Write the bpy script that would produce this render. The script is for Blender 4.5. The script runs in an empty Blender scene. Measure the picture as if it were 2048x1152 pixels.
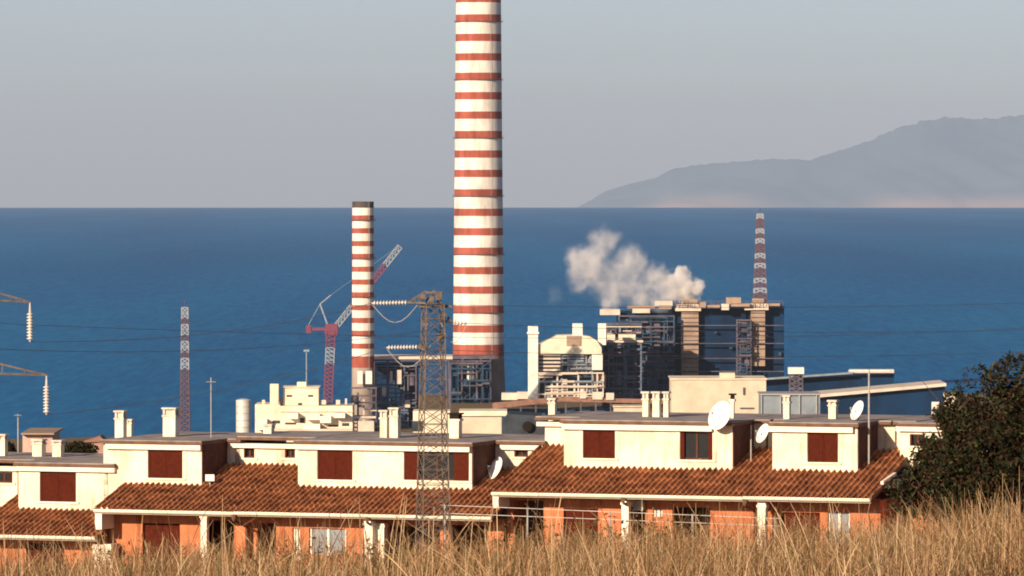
import bpy, math, random
import numpy as np
from mathutils import Vector, Quaternion

# ------------------------------------------------------------------ camera, world, sun, exposure
S = bpy.context.scene
F_PX = 12400.0                      # focal length in photo pixels (2048 wide): a long telephoto
EYE = 130.0                         # eye height above the sea, metres
PITCH = math.atan(240.0 / F_PX)
cam_d = bpy.data.cameras.new("camera")
cam = bpy.data.objects.new("camera", cam_d)
S.collection.objects.link(cam)
cam_d.sensor_width = 36.0
cam_d.lens = 36.0 * F_PX / 2048.0
cam_d.clip_start = 1.0
cam_d.clip_end = 250000.0
cam.location = (0, 0, EYE)
cam.rotation_euler = (math.pi / 2 - PITCH, 0, 0)
S.camera = cam

SUN_EL = math.radians(19.0)
SUN_AZ = math.radians(215.0)        # compass style, clockwise from +Y: behind the camera, to its left
w = bpy.data.worlds.new("World")
S.world = w
w.use_nodes = True
nt = w.node_tree
nt.nodes.clear()
sky = nt.nodes.new("ShaderNodeTexSky")
sky.sky_type = 'NISHITA'
sky.sun_disc = False
sky.sun_elevation = SUN_EL
sky.sun_rotation = SUN_AZ
sky.altitude = 100
sky.air_density = 0.6
sky.dust_density = 0.55
sky.ozone_density = 1.0
bg = nt.nodes.new("ShaderNodeBackground")
bg.inputs[1].default_value = 0.058
wo = nt.nodes.new("ShaderNodeOutputWorld")
tint = nt.nodes.new("ShaderNodeMix"); tint.data_type = 'RGBA'; tint.blend_type = 'MULTIPLY'; tint.inputs[0].default_value = 1.0
tint.inputs[7].default_value = (1.035, .975, 1.0, 1)
nt.links.new(sky.outputs[0], tint.inputs[6]); nt.links.new(tint.outputs[2], bg.inputs[0])
nt.links.new(bg.outputs[0], wo.inputs[0])

sl = bpy.data.lights.new("sun", 'SUN')
sl.energy = 4.6
sl.angle = math.radians(0.5)
sl.color = (1.0, 0.80, 0.58)
so = bpy.data.objects.new("sun", sl)
S.collection.objects.link(so)
sdir = Vector((math.sin(SUN_AZ) * math.cos(SUN_EL), math.cos(SUN_AZ) * math.cos(SUN_EL), math.sin(SUN_EL)))
so.rotation_euler = (-sdir).to_track_quat('-Z', 'Y').to_euler()

S.view_settings.view_transform = 'Standard'
S.view_settings.look = 'None'
S.view_settings.gamma = 1.0
S.view_settings.exposure = 0.65
S.render.resolution_x = 1024
S.render.resolution_y = 576
S.cycles.volume_bounces = 3
S.cycles.max_bounces = 6
S.cycles.filter_width = 1.9

rnd = random.Random(7)
npr = np.random.default_rng(11)
REARTH = 6371000.0
C = S.collection

# ------------------------------------------------------------------ measuring
def ray(px, py):
    xc = (px - 1024) / F_PX
    yc = (py - 576) / F_PX
    yd = math.cos(PITCH) - yc * math.sin(PITCH)
    zd = -math.sin(PITCH) - yc * math.cos(PITCH)
    return xc / yd, zd / yd
def at(px, py, Y):
    k, m = ray(px, py)
    return Vector((k * Y, Y, EYE + m * Y))
PHI = math.radians(20.0)            # the terraces stand turned by this angle
FV = Vector((math.cos(PHI), -math.sin(PHI), 0))
DV = Vector((math.sin(PHI), math.cos(PHI), 0))
ROW = 200.0
def hp(px, py, v):
    """pixel -> (u, z) on the plane at depth v of the row of houses"""
    k, m = ray(px, py)
    u = (k * (ROW + v * math.cos(PHI)) - v * math.sin(PHI)) / (math.cos(PHI) + k * math.sin(PHI))
    Y = ROW - u * math.sin(PHI) + v * math.cos(PHI)
    return u, EYE + m * Y
def row_world(u, v, z):
    return Vector((0, ROW, 0)) + FV * u + DV * v + Vector((0, 0, z))

# ground height below the eye, by distance
GP = [(-400, 2.0), (0, -1.65), (12, -1.5), (20, -1.45), (30, -1.99), (40, -2.8), (60, -4.4), (100, -7.4), (150, -11.0), (190, -13.6),
      (230, -14.0), (300, -19), (600, -44), (1000, -70), (1500, -92), (2000, -112), (2500, -124), (2800, -127.2), (6000, -128)]
def ground_z(x, y):
    for (a, za), (b, zb) in zip(GP, GP[1:]):
        if y <= b:
            t = (y - a) / (b - a)
            z = za + (zb - za) * t
            break
    else:
        z = -128
    z += (x - 0) * 0.012 * (1 if y < 200 else max(0, 1 - (y - 200) / 300)) if abs(x) < 60 else math.copysign(.72, x) * max(0, 1 - max(0, y - 200) / 300)
    return EYE + z

# ------------------------------------------------------------------ tagging
def tag(o, label=None, cat=None, group=None, kind=None):
    if label: o["label"] = label
    if cat: o["category"] = cat
    if group: o["group"] = group
    if kind: o["kind"] = kind
    return o
def thing(name, loc, rz, label, cat, group=None):
    o = bpy.data.objects.new(name, None)
    o.empty_display_size = 0.3
    C.objects.link(o)
    o.location = loc
    o.rotation_euler = (0, 0, rz)
    return tag(o, label, cat, group)

class MB:
    """collects faces in world or row coordinates and links them as one mesh object"""
    def __init__(s):
        s.v = []; s.f = []; s.m = []
    def face(s, pts, m=0):
        n = len(s.v)
        s.v += [tuple(p) for p in pts]
        s.f.append(tuple(range(n, n + len(pts)))); s.m.append(m)
    def box(s, x0, x1, y0, y1, z0, z1, m=0):
        if x0 > x1: x0, x1 = x1, x0
        if y0 > y1: y0, y1 = y1, y0
        if z0 > z1: z0, z1 = z1, z0
        n = len(s.v)
        s.v += [(x0, y0, z0), (x1, y0, z0), (x1, y1, z0), (x0, y1, z0), (x0, y0, z1), (x1, y0, z1), (x1, y1, z1), (x0, y1, z1)]
        for q in ((0, 3, 2, 1), (4, 5, 6, 7), (0, 1, 5, 4), (1, 2, 6, 5), (2, 3, 7, 6), (3, 0, 4, 7)):
            s.f.append(tuple(n + i for i in q)); s.m.append(m)
        return s
    def bar(s, a, b, r, m=0, n=4, r2=None):
        a = Vector(a); b = Vector(b)
        d = (b - a)
        if d.length < 1e-6: return s
        d.normalize()
        up = Vector((0, 0, 1)) if abs(d.z) < .95 else Vector((1, 0, 0))
        p = d.cross(up).normalized(); q = d.cross(p)
        r2 = r if r2 is None else r2
        k = len(s.v)
        for c, rr in ((a, r), (b, r2)):
            for i in range(n):
                t = 2 * math.pi * (i + .5) / n
                s.v.append(tuple(c + p * math.cos(t) * rr + q * math.sin(t) * rr))
        for i in range(n):
            j = (i + 1) % n
            s.f.append((k + i, k + j, k + n + j, k + n + i)); s.m.append(m)
        s.f.append(tuple(k + i for i in range(n))[::-1]); s.m.append(m)
        s.f.append(tuple(k + n + i for i in range(n))); s.m.append(m)
        return s
    def path(s, pts, r, m=0, n=4):
        for a, b in zip(pts, pts[1:]): s.bar(a, b, r, m, n)
        return s
    def lathe(s, cx, cy, prof, n=40, ms=None, cap=True):
        """prof = [(r, z)...] bottom to top; ms = material per ring"""
        k = len(s.v)
        for r, z in prof:
            for i in range(n):
                t = 2 * math.pi * i / n
                s.v.append((cx + r * math.cos(t), cy + r * math.sin(t), z))
        for j in range(len(prof) - 1):
            for i in range(n):
                i2 = (i + 1) % n
                s.f.append((k + j * n + i, k + j * n + i2, k + (j + 1) * n + i2, k + (j + 1) * n + i))
                s.m.append(ms[j] if ms else 0)
        if cap:
            s.f.append(tuple(k + (len(prof) - 1) * n + i for i in range(n))); s.m.append(ms[-1] if ms else 0)
        return s
    def prism(s, pts, y0, y1, m=0):
        """polygon of (x, z) between two depths"""
        n = len(pts); k = len(s.v)
        for y in (y0, y1):
            s.v += [(p[0], y, p[1]) for p in pts]
        s.f.append(tuple(k + i for i in range(n))); s.m.append(m)
        s.f.append(tuple(k + n + i for i in range(n))[::-1]); s.m.append(m)
        for i in range(n):
            j = (i + 1) % n
            s.f.append((k + i, k + n + i, k + n + j, k + j)); s.m.append(m)
        return s
    def build(s, name, mats, parent=None, base=(0, 0, 0), smooth=False):
        me = bpy.data.meshes.new(name)
        b = Vector(base)
        me.from_pydata([(x - b.x, y - b.y, z - b.z) for x, y, z in s.v], [], s.f)
        if not isinstance(mats, (list, tuple)): mats = [mats]
        for m in mats: me.materials.append(m)
        me.polygons.foreach_set("material_index", s.m)
        if smooth: me.polygons.foreach_set("use_smooth", [True] * len(s.f))
        me.update()
        o = bpy.data.objects.new(name, me)
        C.objects.link(o)
        if parent is not None: o.parent = parent
        return o

def build_split(mb, name, mats, parent, base):
    """one object per separate piece"""
    par = list(range(len(mb.v)))
    def find(a):
        while par[a] != a: par[a] = par[par[a]]; a = par[a]
        return a
    for f in mb.f:
        r0 = find(f[0])
        for q in f[1:]: par[find(q)] = r0
    groups = {}
    for f, m in zip(mb.f, mb.m): groups.setdefault(find(f[0]), []).append((f, m))
    for g in groups.values():
        n = MB(); idx = {}
        for f, m in g:
            t = []
            for q in f:
                if q not in idx: idx[q] = len(n.v); n.v.append(mb.v[q])
                t.append(idx[q])
            n.f.append(tuple(t)); n.m.append(m)
        used = sorted(set(n.m)); ml = mats if isinstance(mats, (list, tuple)) else [mats]
        n.m = [used.index(m) for m in n.m]
        n.build(name, [ml[u] for u in used], parent, base)

# ------------------------------------------------------------------ materials
MATS = {}
def mat(name, col, rough=.8, var=.12, scale=3.0, col2=None, spec=.12, metal=0.0, bump=0.0, stretch=(1, 1, 1)):
    m = bpy.data.materials.new(name); m.use_nodes = True
    t = m.node_tree; p = t.nodes["Principled BSDF"]
    tc = t.nodes.new("ShaderNodeTexCoord")
    mp = t.nodes.new("ShaderNodeMapping"); mp.inputs[3].default_value = stretch
    no = t.nodes.new("ShaderNodeTexNoise"); no.inputs["Scale"].default_value = scale
    no.inputs["Detail"].default_value = 6; no.inputs["Roughness"].default_value = .65
    rp = t.nodes.new("ShaderNodeValToRGB")
    c2 = col2 or tuple(c * (1 - var * 1.6) for c in col)
    rp.color_ramp.elements[0].position = .33; rp.color_ramp.elements[0].color = (*c2, 1)
    rp.color_ramp.elements[1].position = .62; rp.color_ramp.elements[1].color = (*[min(1, c * (1 + var * .4)) for c in col], 1)
    t.links.new(tc.outputs["Object"], mp.inputs[0]); t.links.new(mp.outputs[0], no.inputs["Vector"])
    t.links.new(no.outputs[0], rp.inputs[0]); t.links.new(rp.outputs[0], p.inputs["Base Color"])
    p.inputs["Roughness"].default_value = rough
    p.inputs["Specular IOR Level"].default_value = spec
    p.inputs["Metallic"].default_value = metal
    if bump:
        b = t.nodes.new("ShaderNodeBump"); b.inputs["Strength"].default_value = bump; b.inputs["Distance"].default_value = .05
        t.links.new(no.outputs[0], b.inputs["Height"]); t.links.new(b.outputs[0], p.inputs["Normal"])
    MATS[name] = m
    return m
M_cream = mat("cream_render", (.80, .72, .56), .9, .16, 1.1, bump=.2)
def streaks(m, amt=.35):
    t = m.node_tree; p = t.nodes["Principled BSDF"]; tc = t.nodes["Texture Coordinate"]
    mp = t.nodes.new("ShaderNodeMapping"); mp.inputs[3].default_value = (5.5, 5.5, .55)
    n = t.nodes.new("ShaderNodeTexNoise"); n.inputs["Scale"].default_value = 1.0; n.inputs["Detail"].default_value = 5
    r = t.nodes.new("ShaderNodeMapRange"); r.inputs["From Min"].default_value = .52; r.inputs["From Max"].default_value = .78; r.inputs["To Max"].default_value = amt
    mx = t.nodes.new("ShaderNodeMix"); mx.data_type = 'RGBA'; mx.blend_type = 'MULTIPLY'; mx.inputs[7].default_value = (.45, .36, .27, 1)
    src = p.inputs["Base Color"].links[0].from_socket
    t.links.new(tc.outputs["Object"], mp.inputs[0]); t.links.new(mp.outputs[0], n.inputs["Vector"]); t.links.new(n.outputs[0], r.inputs["Value"])
    t.links.new(r.outputs[0], mx.inputs[0]); t.links.new(src, mx.inputs[6]); t.links.new(mx.outputs[2], p.inputs["Base Color"])
streaks(M_cream, .7)
M_trim = mat("white_trim", (.84, .76, .62), .7, .08, 2.0)
M_slab = mat("flat_roof_felt", (.34, .29, .27), .9, .25, 1.5, bump=.3)
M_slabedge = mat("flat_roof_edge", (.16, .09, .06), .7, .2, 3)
M_tile = mat("terracotta_tile", (.43, .185, .085), .95, .3, 2.2, col2=(.15, .055, .03), bump=.3, spec=.04)
M_orange = mat("orange_render", (.54, .19, .09), .9, .2, 1.6, col2=(.42, .14, .065), bump=.2)
streaks(M_orange, .8)
M_shut = mat("brown_shutter", (.085, .016, .008), .8, .2, 9, spec=.05)
M_frame = mat("brown_window_frame", (.10, .03, .015), .5, .2, 4)
M_glass = mat("window_glass", (.02, .022, .025), .08, .1, 3, spec=.6)
M_cheek = mat("cheek_painted_shade", (.11, .055, .045), .85, .2, 5)  # dormer side walls: their shade put into a dark brown colour
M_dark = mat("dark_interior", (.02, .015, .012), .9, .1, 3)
M_white = mat("white_painted_metal", (.85, .83, .78), .45, .05, 4)
M_steel = mat("galvanised_steel", (.42, .41, .39), .5, .15, 6, metal=.3)
M_rust = mat("weathered_steel", (.155, .12, .10), .7, .3, 8)
M_insul = mat("insulator_glaze", (.60, .55, .50), .3, .15, 8)
M_wire = mat("conductor", (.34, .30, .28), .6, .1, 8)
M_concrete = mat("bare_concrete", (.36, .29, .25), .9, .2, .08)
M_soot = mat("sooty_concrete", (.085, .07, .065), .9, .2, .2)
M_swhite = mat("stack_white_paint", (.78, .72, .65), .75, .22, .18, bump=.05, stretch=(1, 1, .25))
M_sred = mat("stack_red_paint", (.36, .095, .065), .8, .28, .18, bump=.05, stretch=(1, 1, .25))
M_clad = mat("blue_grey_cladding", (.003, .026, .075), .7, .35, .05, stretch=(1, 1, .3))
M_clad2 = mat("grey_cladding", (.035, .075, .13), .7, .4, .09)
M_clad3 = mat("purple_grey_steelwork", (.13, .11, .14), .7, .35, .15)
M_panel = mat("pale_panel", (.66, .56, .47), .8, .15, .1)
M_tan = mat("tan_panel", (.38, .27, .20), .8, .2, .1)
M_pwhite = mat("plant_white_cladding", (.78, .74, .66), .7, .1, .2)
M_beige = mat("beige_wall", (.62, .52, .40), .9, .12, .3)
M_lcream = mat("warehouse_cream", (.78, .68, .52), .9, .14, .25)
M_blueg = mat("blue_grey_sheet_metal", (.24, .28, .32), .6, .15, .3)
M_blueg2 = mat("dull_blue_sheet", (.12, .16, .22), .7, .2, .3)
M_darkroof = mat("dark_sheet_roof", (.05, .06, .075), .7, .3, .3)
M_silver = mat("tank_aluminium", (.66, .63, .58), .45, .1, .5, metal=.2)
M_redbrown = mat("conveyor_red_brown", (.28, .15, .11), .8, .25, .2)
M_cred = mat("crane_red_hazed", (.19, .06, .10), .6, .1, 1)  # crane red and white faded in colour, as if through distant haze
M_cwhite = mat("crane_white_hazed", (.27, .30, .35), .6, .1, 1)
M_masthaze = mat("mast_red_hazed", (.11, .07, .09), .6, .1, 1)  # dull red with distance haze painted in

# ------------------------------------------------------------------ sea
def build_sea():
    xs = np.tan(np.radians(np.linspace(-40, 40, 61)))
    ys = np.concatenate([np.linspace(200, 4000, 12), np.linspace(4300, 46000, 180)])
    V = []; Fc = []
    for y in ys:
        for t in xs:
            x = t * y; V.append((x, y, -(x * x + y * y) / (2 * REARTH)))
    n = len(xs)
    for j in range(len(ys) - 1):
        for i in range(n - 1):
            a = j * n + i; Fc.append((a, a + 1, a + n + 1, a + n))
    me = bpy.data.meshes.new("sea"); me.from_pydata(V, [], Fc)
    me.polygons.foreach_set("use_smooth", [True] * len(Fc))
    m = bpy.data.materials.new("sea_water"); m.use_nodes = True
    t = m.node_tree; p = t.nodes["Principled BSDF"]
    tc = t.nodes.new("ShaderNodeTexCoord")
    mp = t.nodes.new("ShaderNodeMapping"); mp.inputs[3].default_value = (1, .07, 1)
    no = t.nodes.new("ShaderNodeTexNoise"); no.inputs["Scale"].default_value = .16; no.inputs["Detail"].default_value = 8; no.inputs["Roughness"].default_value = .75
    n2 = t.nodes.new("ShaderNodeTexNoise"); n2.inputs["Scale"].default_value = .0022; n2.inputs["Detail"].default_value = 4
    rp = t.nodes.new("ShaderNodeValToRGB")
    rp.color_ramp.elements[0].position = .38; rp.color_ramp.elements[0].color = (.0, .075, .235, 1)
    rp.color_ramp.elements[1].position = .60; rp.color_ramp.elements[1].color = (.006, .165, .37, 1)
    ad = t.nodes.new("ShaderNodeMath"); ad.operation = 'MULTIPLY_ADD'; ad.inputs[1].default_value = .35
    mm = t.nodes.new("ShaderNodeMath"); mm.operation = 'MULTIPLY'; mm.inputs[1].default_value = .65
    t.links.new(tc.outputs["Object"], mp.inputs[0])
    t.links.new(mp.outputs[0], no.inputs["Vector"]); t.links.new(mp.outputs[0], n2.inputs["Vector"])
    t.links.new(no.outputs[0], mm.inputs[0]); t.links.new(n2.outputs[0], ad.inputs[0]); t.links.new(mm.outputs[0], ad.inputs[2])
    t.links.new(ad.outputs[0], rp.inputs[0]); t.links.new(rp.outputs[0], p.inputs["Base Color"])
    p.inputs["Roughness"].default_value = .6; p.inputs["Specular IOR Level"].default_value = .08
    me.materials.append(m)
    o = bpy.data.objects.new("sea", me); C.objects.link(o)
    tag(o, "deep blue sea stretching to a sharp horizon", None, None, "structure")
build_sea()

# ------------------------------------------------------------------ land
def coast(x):
    t = min(1, max(0, (x + 110) / 60)); t = t * t * (3 - 2 * t)
    return 2960 + t * 560 + 12 * math.sin(x * .03) + 6 * math.sin(x * .11)
def build_land():
    ys = [-300, -60, -10] + list(np.arange(0, 60, 2.0)) + list(np.arange(60, 300, 12)) + list(np.arange(300, 2800, 70)) + list(np.arange(2800, 3640, 10))
    ts = np.linspace(-1, 1, 61)
    V = []; Fc = []
    for y in ys:
        W = 60 + max(0, y) * .55
        for t in ts:
            x = W * (abs(t) ** 1.6) * (1 if t > 0 else -1)
            z = ground_z(x, y)
            if 100 > y: z += .03 * math.sin(x * 2.1 + y) + .03 * math.sin(y * 1.3 - x * .7)
            d = coast(x) - y
            if d < 30: z = min(z, -3 + max(-10, d) * .16)
            V.append((x, y, z))
    n = len(ts)
    for j in range(len(ys) - 1):
        for i in range(n - 1):
            a = j * n + i; Fc.append((a, a + 1, a + n + 1, a + n))
    me = bpy.data.meshes.new("ground"); me.from_pydata(V, [], Fc)
    me.materials.append(mat("dry_soil", (.20, .13, .07), .95, .3, .8, col2=(.08, .07, .03), bump=.4))
    o = bpy.data.objects.new("ground", me); C.objects.link(o)
    tag(o, "dry hillside falling away towards the coast", None, None, "structure")
build_land()

# ------------------------------------------------------------------ the distant headland, 100 km off
def build_hills():
    sk = [(1150, 418), (1190, 396), (1212, 382), (1250, 370), (1310, 356), (1345, 337), (1400, 328), (1480, 322), (1540, 317), (1620, 319),
          (1680, 300), (1740, 280), (1790, 256), (1850, 239), (1900, 231), (1960, 236), (2048, 227), (2150, 215), (2300, 240), (2500, 300), (2700, 400)]
    Y0 = 100000.0
    px = np.array([p[0] for p in sk], float); py = np.array([p[1] for p in sk], float)
    nx, ny = 260, 60
    X = np.linspace(px[0], px[-1], nx)
    top = np.interp(X, px, py)
    V = []; Fc = []
    base = -860.0
    ph = npr.uniform(0, 6, 12)
    for j in range(ny):
        s = j / (ny - 1)                       # 0 front foot, 1 back foot
        Y = Y0 - 5000 + 9000 * s
        for i in range(nx):
            crest = at(X[i], top[i], Y0)
            ridge = .62 + .10 * math.sin(i * .05 + ph[0])
            fall = (s / ridge) if s < ridge else (1 - s) / (1 - ridge)
            fall = max(0, fall) ** .8
            n = 0
            for k in range(1, 5):
                n += math.sin(i * .11 * k + ph[k] + s * 5 * k) * math.cos(s * 9 * k + ph[k + 4] + i * .03 * k) / k
            gul = math.sin(i * .16 + 4 * math.sin(s * 7 + i * .03)) + .6 * math.sin(i * .31 + 9 * s)
            z = base + (crest.z - base) * (fall * (1 + .05 * n * (1 - fall))) + 26 * gul * fall * (1 - fall) * 4 * .5
            jag = (crest.z + 250) * .012 * math.sin(i * .9 + ph[9]) + (crest.z + 250) * .01 * math.sin(i * 2.3)
            V.append((crest.x * Y / Y0, Y, z + jag * fall ** 8 + 45 * n * (1 - abs(2 * fall - 1))))
    for j in range(ny - 1):
        for i in range(nx - 1):
            a = j * nx + i; Fc.append((a, a + 1, a + nx + 1, a + nx))
    me = bpy.data.meshes.new("hills"); me.from_pydata(V, [], Fc)
    me.polygons.foreach_set("use_smooth", [True] * len(Fc))
    me.materials.append(mat("headland_scrub_haze_blue", (.060, .115, .155), .95, .3, .0009, col2=(.02, .08, .12)))  # scrub colour shifted to blue, extra haze put into the base colour
    hm = MATS["headland_scrub_haze_blue"]; t = hm.node_tree; p = t.nodes["Principled BSDF"]; src = p.inputs["Base Color"].links[0].from_socket
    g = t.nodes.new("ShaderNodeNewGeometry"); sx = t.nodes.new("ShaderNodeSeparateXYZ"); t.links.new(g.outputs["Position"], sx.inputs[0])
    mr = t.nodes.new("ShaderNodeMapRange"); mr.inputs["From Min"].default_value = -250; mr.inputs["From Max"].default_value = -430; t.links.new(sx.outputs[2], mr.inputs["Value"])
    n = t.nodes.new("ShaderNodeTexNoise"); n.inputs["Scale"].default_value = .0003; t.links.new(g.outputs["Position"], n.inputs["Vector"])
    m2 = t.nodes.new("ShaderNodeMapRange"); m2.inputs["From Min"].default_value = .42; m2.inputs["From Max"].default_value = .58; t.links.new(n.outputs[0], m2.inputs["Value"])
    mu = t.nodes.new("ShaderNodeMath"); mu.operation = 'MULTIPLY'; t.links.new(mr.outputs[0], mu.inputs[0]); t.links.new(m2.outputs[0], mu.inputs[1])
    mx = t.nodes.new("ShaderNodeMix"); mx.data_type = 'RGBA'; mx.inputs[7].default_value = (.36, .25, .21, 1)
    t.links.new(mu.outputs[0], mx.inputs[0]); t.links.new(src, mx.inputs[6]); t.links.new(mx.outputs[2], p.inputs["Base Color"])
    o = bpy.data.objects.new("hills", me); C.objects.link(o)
    tag(o, "hazy blue mountainous headland beyond the sea horizon", None, None, "structure")
build_hills()

# ------------------------------------------------------------------ haze
def build_haze():
    b = MB(); b.box(-34000, 34000, -1500, 112000, -960, 1260)
    m = bpy.data.materials.new("haze_air"); m.use_nodes = True
    t = m.node_tree; t.nodes.clear()
    pv = t.nodes.new("ShaderNodeVolumePrincipled"); out = t.nodes.new("ShaderNodeOutputMaterial")
    pv.inputs["Color"].default_value = (.595, .70, .875, 1)
    pv.inputs["Density"].default_value = 1.3e-5
    pv.inputs["Anisotropy"].default_value = 0.0
    t.links.new(pv.outputs[0], out.inputs["Volume"])
    o = b.build("haze", m); tag(o, "thin sea haze filling the air", None, None, "stuff")
build_haze()

# ------------------------------------------------------------------ terraced houses (row coordinates u, v, z)
def tiles(mb, u0, u1, v0, v1, z0, slope, skew=0.0):
    """barrel tiles: half-round covers over channels, overlapping down the slope"""
    P = .20; K = 6; step = .36
    nu = int(round((u1 - u0) / P)); nr = int(math.ceil((v1 - v0) / step))
    cols = [u0 + (u1 - u0) * i / (nu * K) for i in range(nu * K + 1)]
    for r in range(nr):
        va = v0 + r * step; vb = min(v1, va + step + .02)
        k = len(mb.v)
        for q, vv in enumerate((va, vb)):
            for i, uu in enumerate(cols):
                t = (i % K) / K
                prof = math.sin(t * 2 * math.pi)
                h = .075 * prof if prof > 0 else .04 * prof
                jit = .010 * math.sin(i // K * 12.9898 + r * 4.1)
                mb.v.append((uu, vv, z0 + slope * (vv - v0) + h + (.014 if q == 0 else 0.0) + jit))
        n = len(cols)
        for i in range(n - 1):
            mb.f.append((k + i, k + i + 1, k + n + i + 1, k + n + i)); mb.m.append(0)
        # butt ends of the covers
        k2 = len(mb.v)
        for i, uu in enumerate(cols):
            x = mb.v[k + i]; mb.v.append(x); mb.v.append((x[0], x[1] + .005, x[2] - .022))
        for i in range(n - 1):
            mb.f.append((k2 + 2 * i, k2 + 2 * i + 1, k2 + 2 * i + 3, k2 + 2 * i + 2)); mb.m.append(0)

def wall_holes(mb, u0, u1, z0, z1, v0, v1, holes, m=0):
    us = sorted(set([u0, u1] + [h[0] for h in holes] + [h[1] for h in holes]))
    us = [u for u in us if u0 <= u <= u1]
    for a, b in zip(us, us[1:]):
        mid = (a + b) / 2
        hs = sorted([(max(z0, h[2]), min(z1, h[3])) for h in holes if h[0] < mid < h[1]])
        z = z0
        for h in hs:
            if h[0] > z: mb.box(a, b, v0, v1, z, h[0], m)
            z = h[1]
        if z < z1: mb.box(a, b, v0, v1, z, z1, m)

SL = .28
def window_unit(par, base, u0, u1, z0, z1, v, kind):
    """kind: closed, half (shutters folded at the sides, glass between), dark (open pane)"""
    f = MB(); t = .05
    f.box(u0, u0 + t, v + .06, v + .14, z0, z1); f.box(u1 - t, u1, v + .06, v + .14, z0, z1)
    f.box(u0 + t, u1 - t, v + .06, v + .14, z1 - t, z1); f.box(u0 + t, u1 - t, v + .06, v + .14, z0, z0 + t)
    if kind != 'closed':
        c = (u0 + u1) / 2
        f.box(c - .03, c + .03, v + .07, v + .13, z0 + t, z1 - t)
    f.build("window_frame", M_frame, par, base)
    if kind == 'closed':
        c = (u0 + u1) / 2
        for a, b in ((u0 + .02, c - .006), (c + .006, u1 - .02)):
            s = MB()
            s.box(a, a + .05, v + .01, v + .05, z0 + .015, z1 - .01); s.box(b - .05, b, v + .01, v + .05, z0 + .015, z1 - .01)
            n = 15
            for i in range(n):
                zz = z0 + .02 + (z1 - z0 - .05) * i / n
                hh = (z1 - z0 - .05) / n
                s.face([(a + .05, v + .012, zz), (b - .05, v + .012, zz), (b - .05, v + .035, zz + hh), (a + .05, v + .035, zz + hh)])
            s.box(a + .05, b - .05, v + .036, v + .05, z0 + .02, z1 - .02)
            s.build("shutter", M_shut, par, base)
    else:
        g = MB(); g.box(u0 + t, u1 - t, v + .10, v + .112, z0 + t, z1 - t); g.build("pane", M_glass, par, base)
        if kind in ('half', 'dark'):
            wd = (u1 - u0) * (.23 if kind == 'half' else .13)
            for a, b in ((u0 + .01, u0 + wd), (u1 - wd, u1 - .01)):
                s = MB(); s.box(a, b, v + .005, v + .045, z0 + .01, z1 - .01)
                s.build("shutter", M_shut, par, base)
    s = MB(); s.box(u0 - .12, u1 + .12, v - .06, v + .05, z0 - .06, z0 - .002); s.build("sill", M_trim, par, base)

def dormer(par, base, px0, px1, pyf0, pyf1, wins, v=2.45, zb=None, back=9.0, fpx=None, name="dormer"):
    """front wall between two pixel columns with fascia pyf0..pyf1 (given at its left end)"""
    u0, zt = hp(px0, pyf0, v); u1, _ = hp(px1, pyf0, v); zf = hp(px0, pyf1, v)[1]
    holes = []; W = []
    for (a, b, c, d, kind) in wins:
        ua, z1 = hp(a, c, v); ub, z0 = hp(b, d, v)
        z1 = min(z1, zf - .015)
        holes.append((ua, ub, z0, z1)); W.append((ua, ub, z0, z1, kind))
    mb = MB()
    wall_holes(mb, u0, u1, zb, zt - .004, v, v + .2, holes)
    mb.box(u0, u0 + .2, v + .2, back - .3, zb + .0, zt - .004)
    mb.box(u1 - .2, u1 - .003, v + .2, back - .3, zb + .0, zt - .004)
    mb.box(u1 - .0025, u1 + .03, v + .03, back - .3, zb, zt - .004, 2)  # thin skin on the right cheek, coloured dark as shade
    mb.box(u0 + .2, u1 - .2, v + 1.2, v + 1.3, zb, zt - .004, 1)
    # raised surrounds beside each opening
    for (ua, ub, z0, z1, kind) in W:
        for a, b in ((ua - .14, ua - .01), (ub + .01, ub + .14)):
            a = max(a, u0 + .01); b = min(b, u1 - .01)
            if b > a: mb.box(a, b, v - .018, v - .0, z0 + .0, z1)
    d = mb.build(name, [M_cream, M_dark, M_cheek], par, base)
    fu0, fu1 = (u0 - .06, u1 + .02)
    if fpx: fu0 = hp(fpx[0], pyf0, v)[0]; fu1 = hp(fpx[1], pyf0, v)[0]
    f = MB(); f.box(fu0, fu1, v - .16, v - .02, zf, zt - .01); f.build("fascia", M_trim, d, (0, 0, 0))
    for x in W: window_unit(d, base, *x[:4], v, x[4])
    # window children were given in row coordinates shifted by base, the fascia must be as well
    ch = d.children[0] if d.children else None
    for c in d.children:
        if c.name.startswith("fascia"):
            c.data.transform(__import__("mathutils").Matrix.Translation(-Vector(base)))
    return d, u0, u1, zt

def flat_roof(par, base, pieces, zt):
    """pieces: (u0, u1, v0, v1)"""
    mb = MB()
    for (a, b, v0, v1) in pieces:
        mb.box(a, b, v0, v1, zt, zt + .09, 1)
        mb.box(a + .03, b - .03, v0 + .03, v1, zt + .093, zt + .125, 0)
    return mb.build("flat_roof", [M_slab, M_slabedge], par, base)

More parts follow.
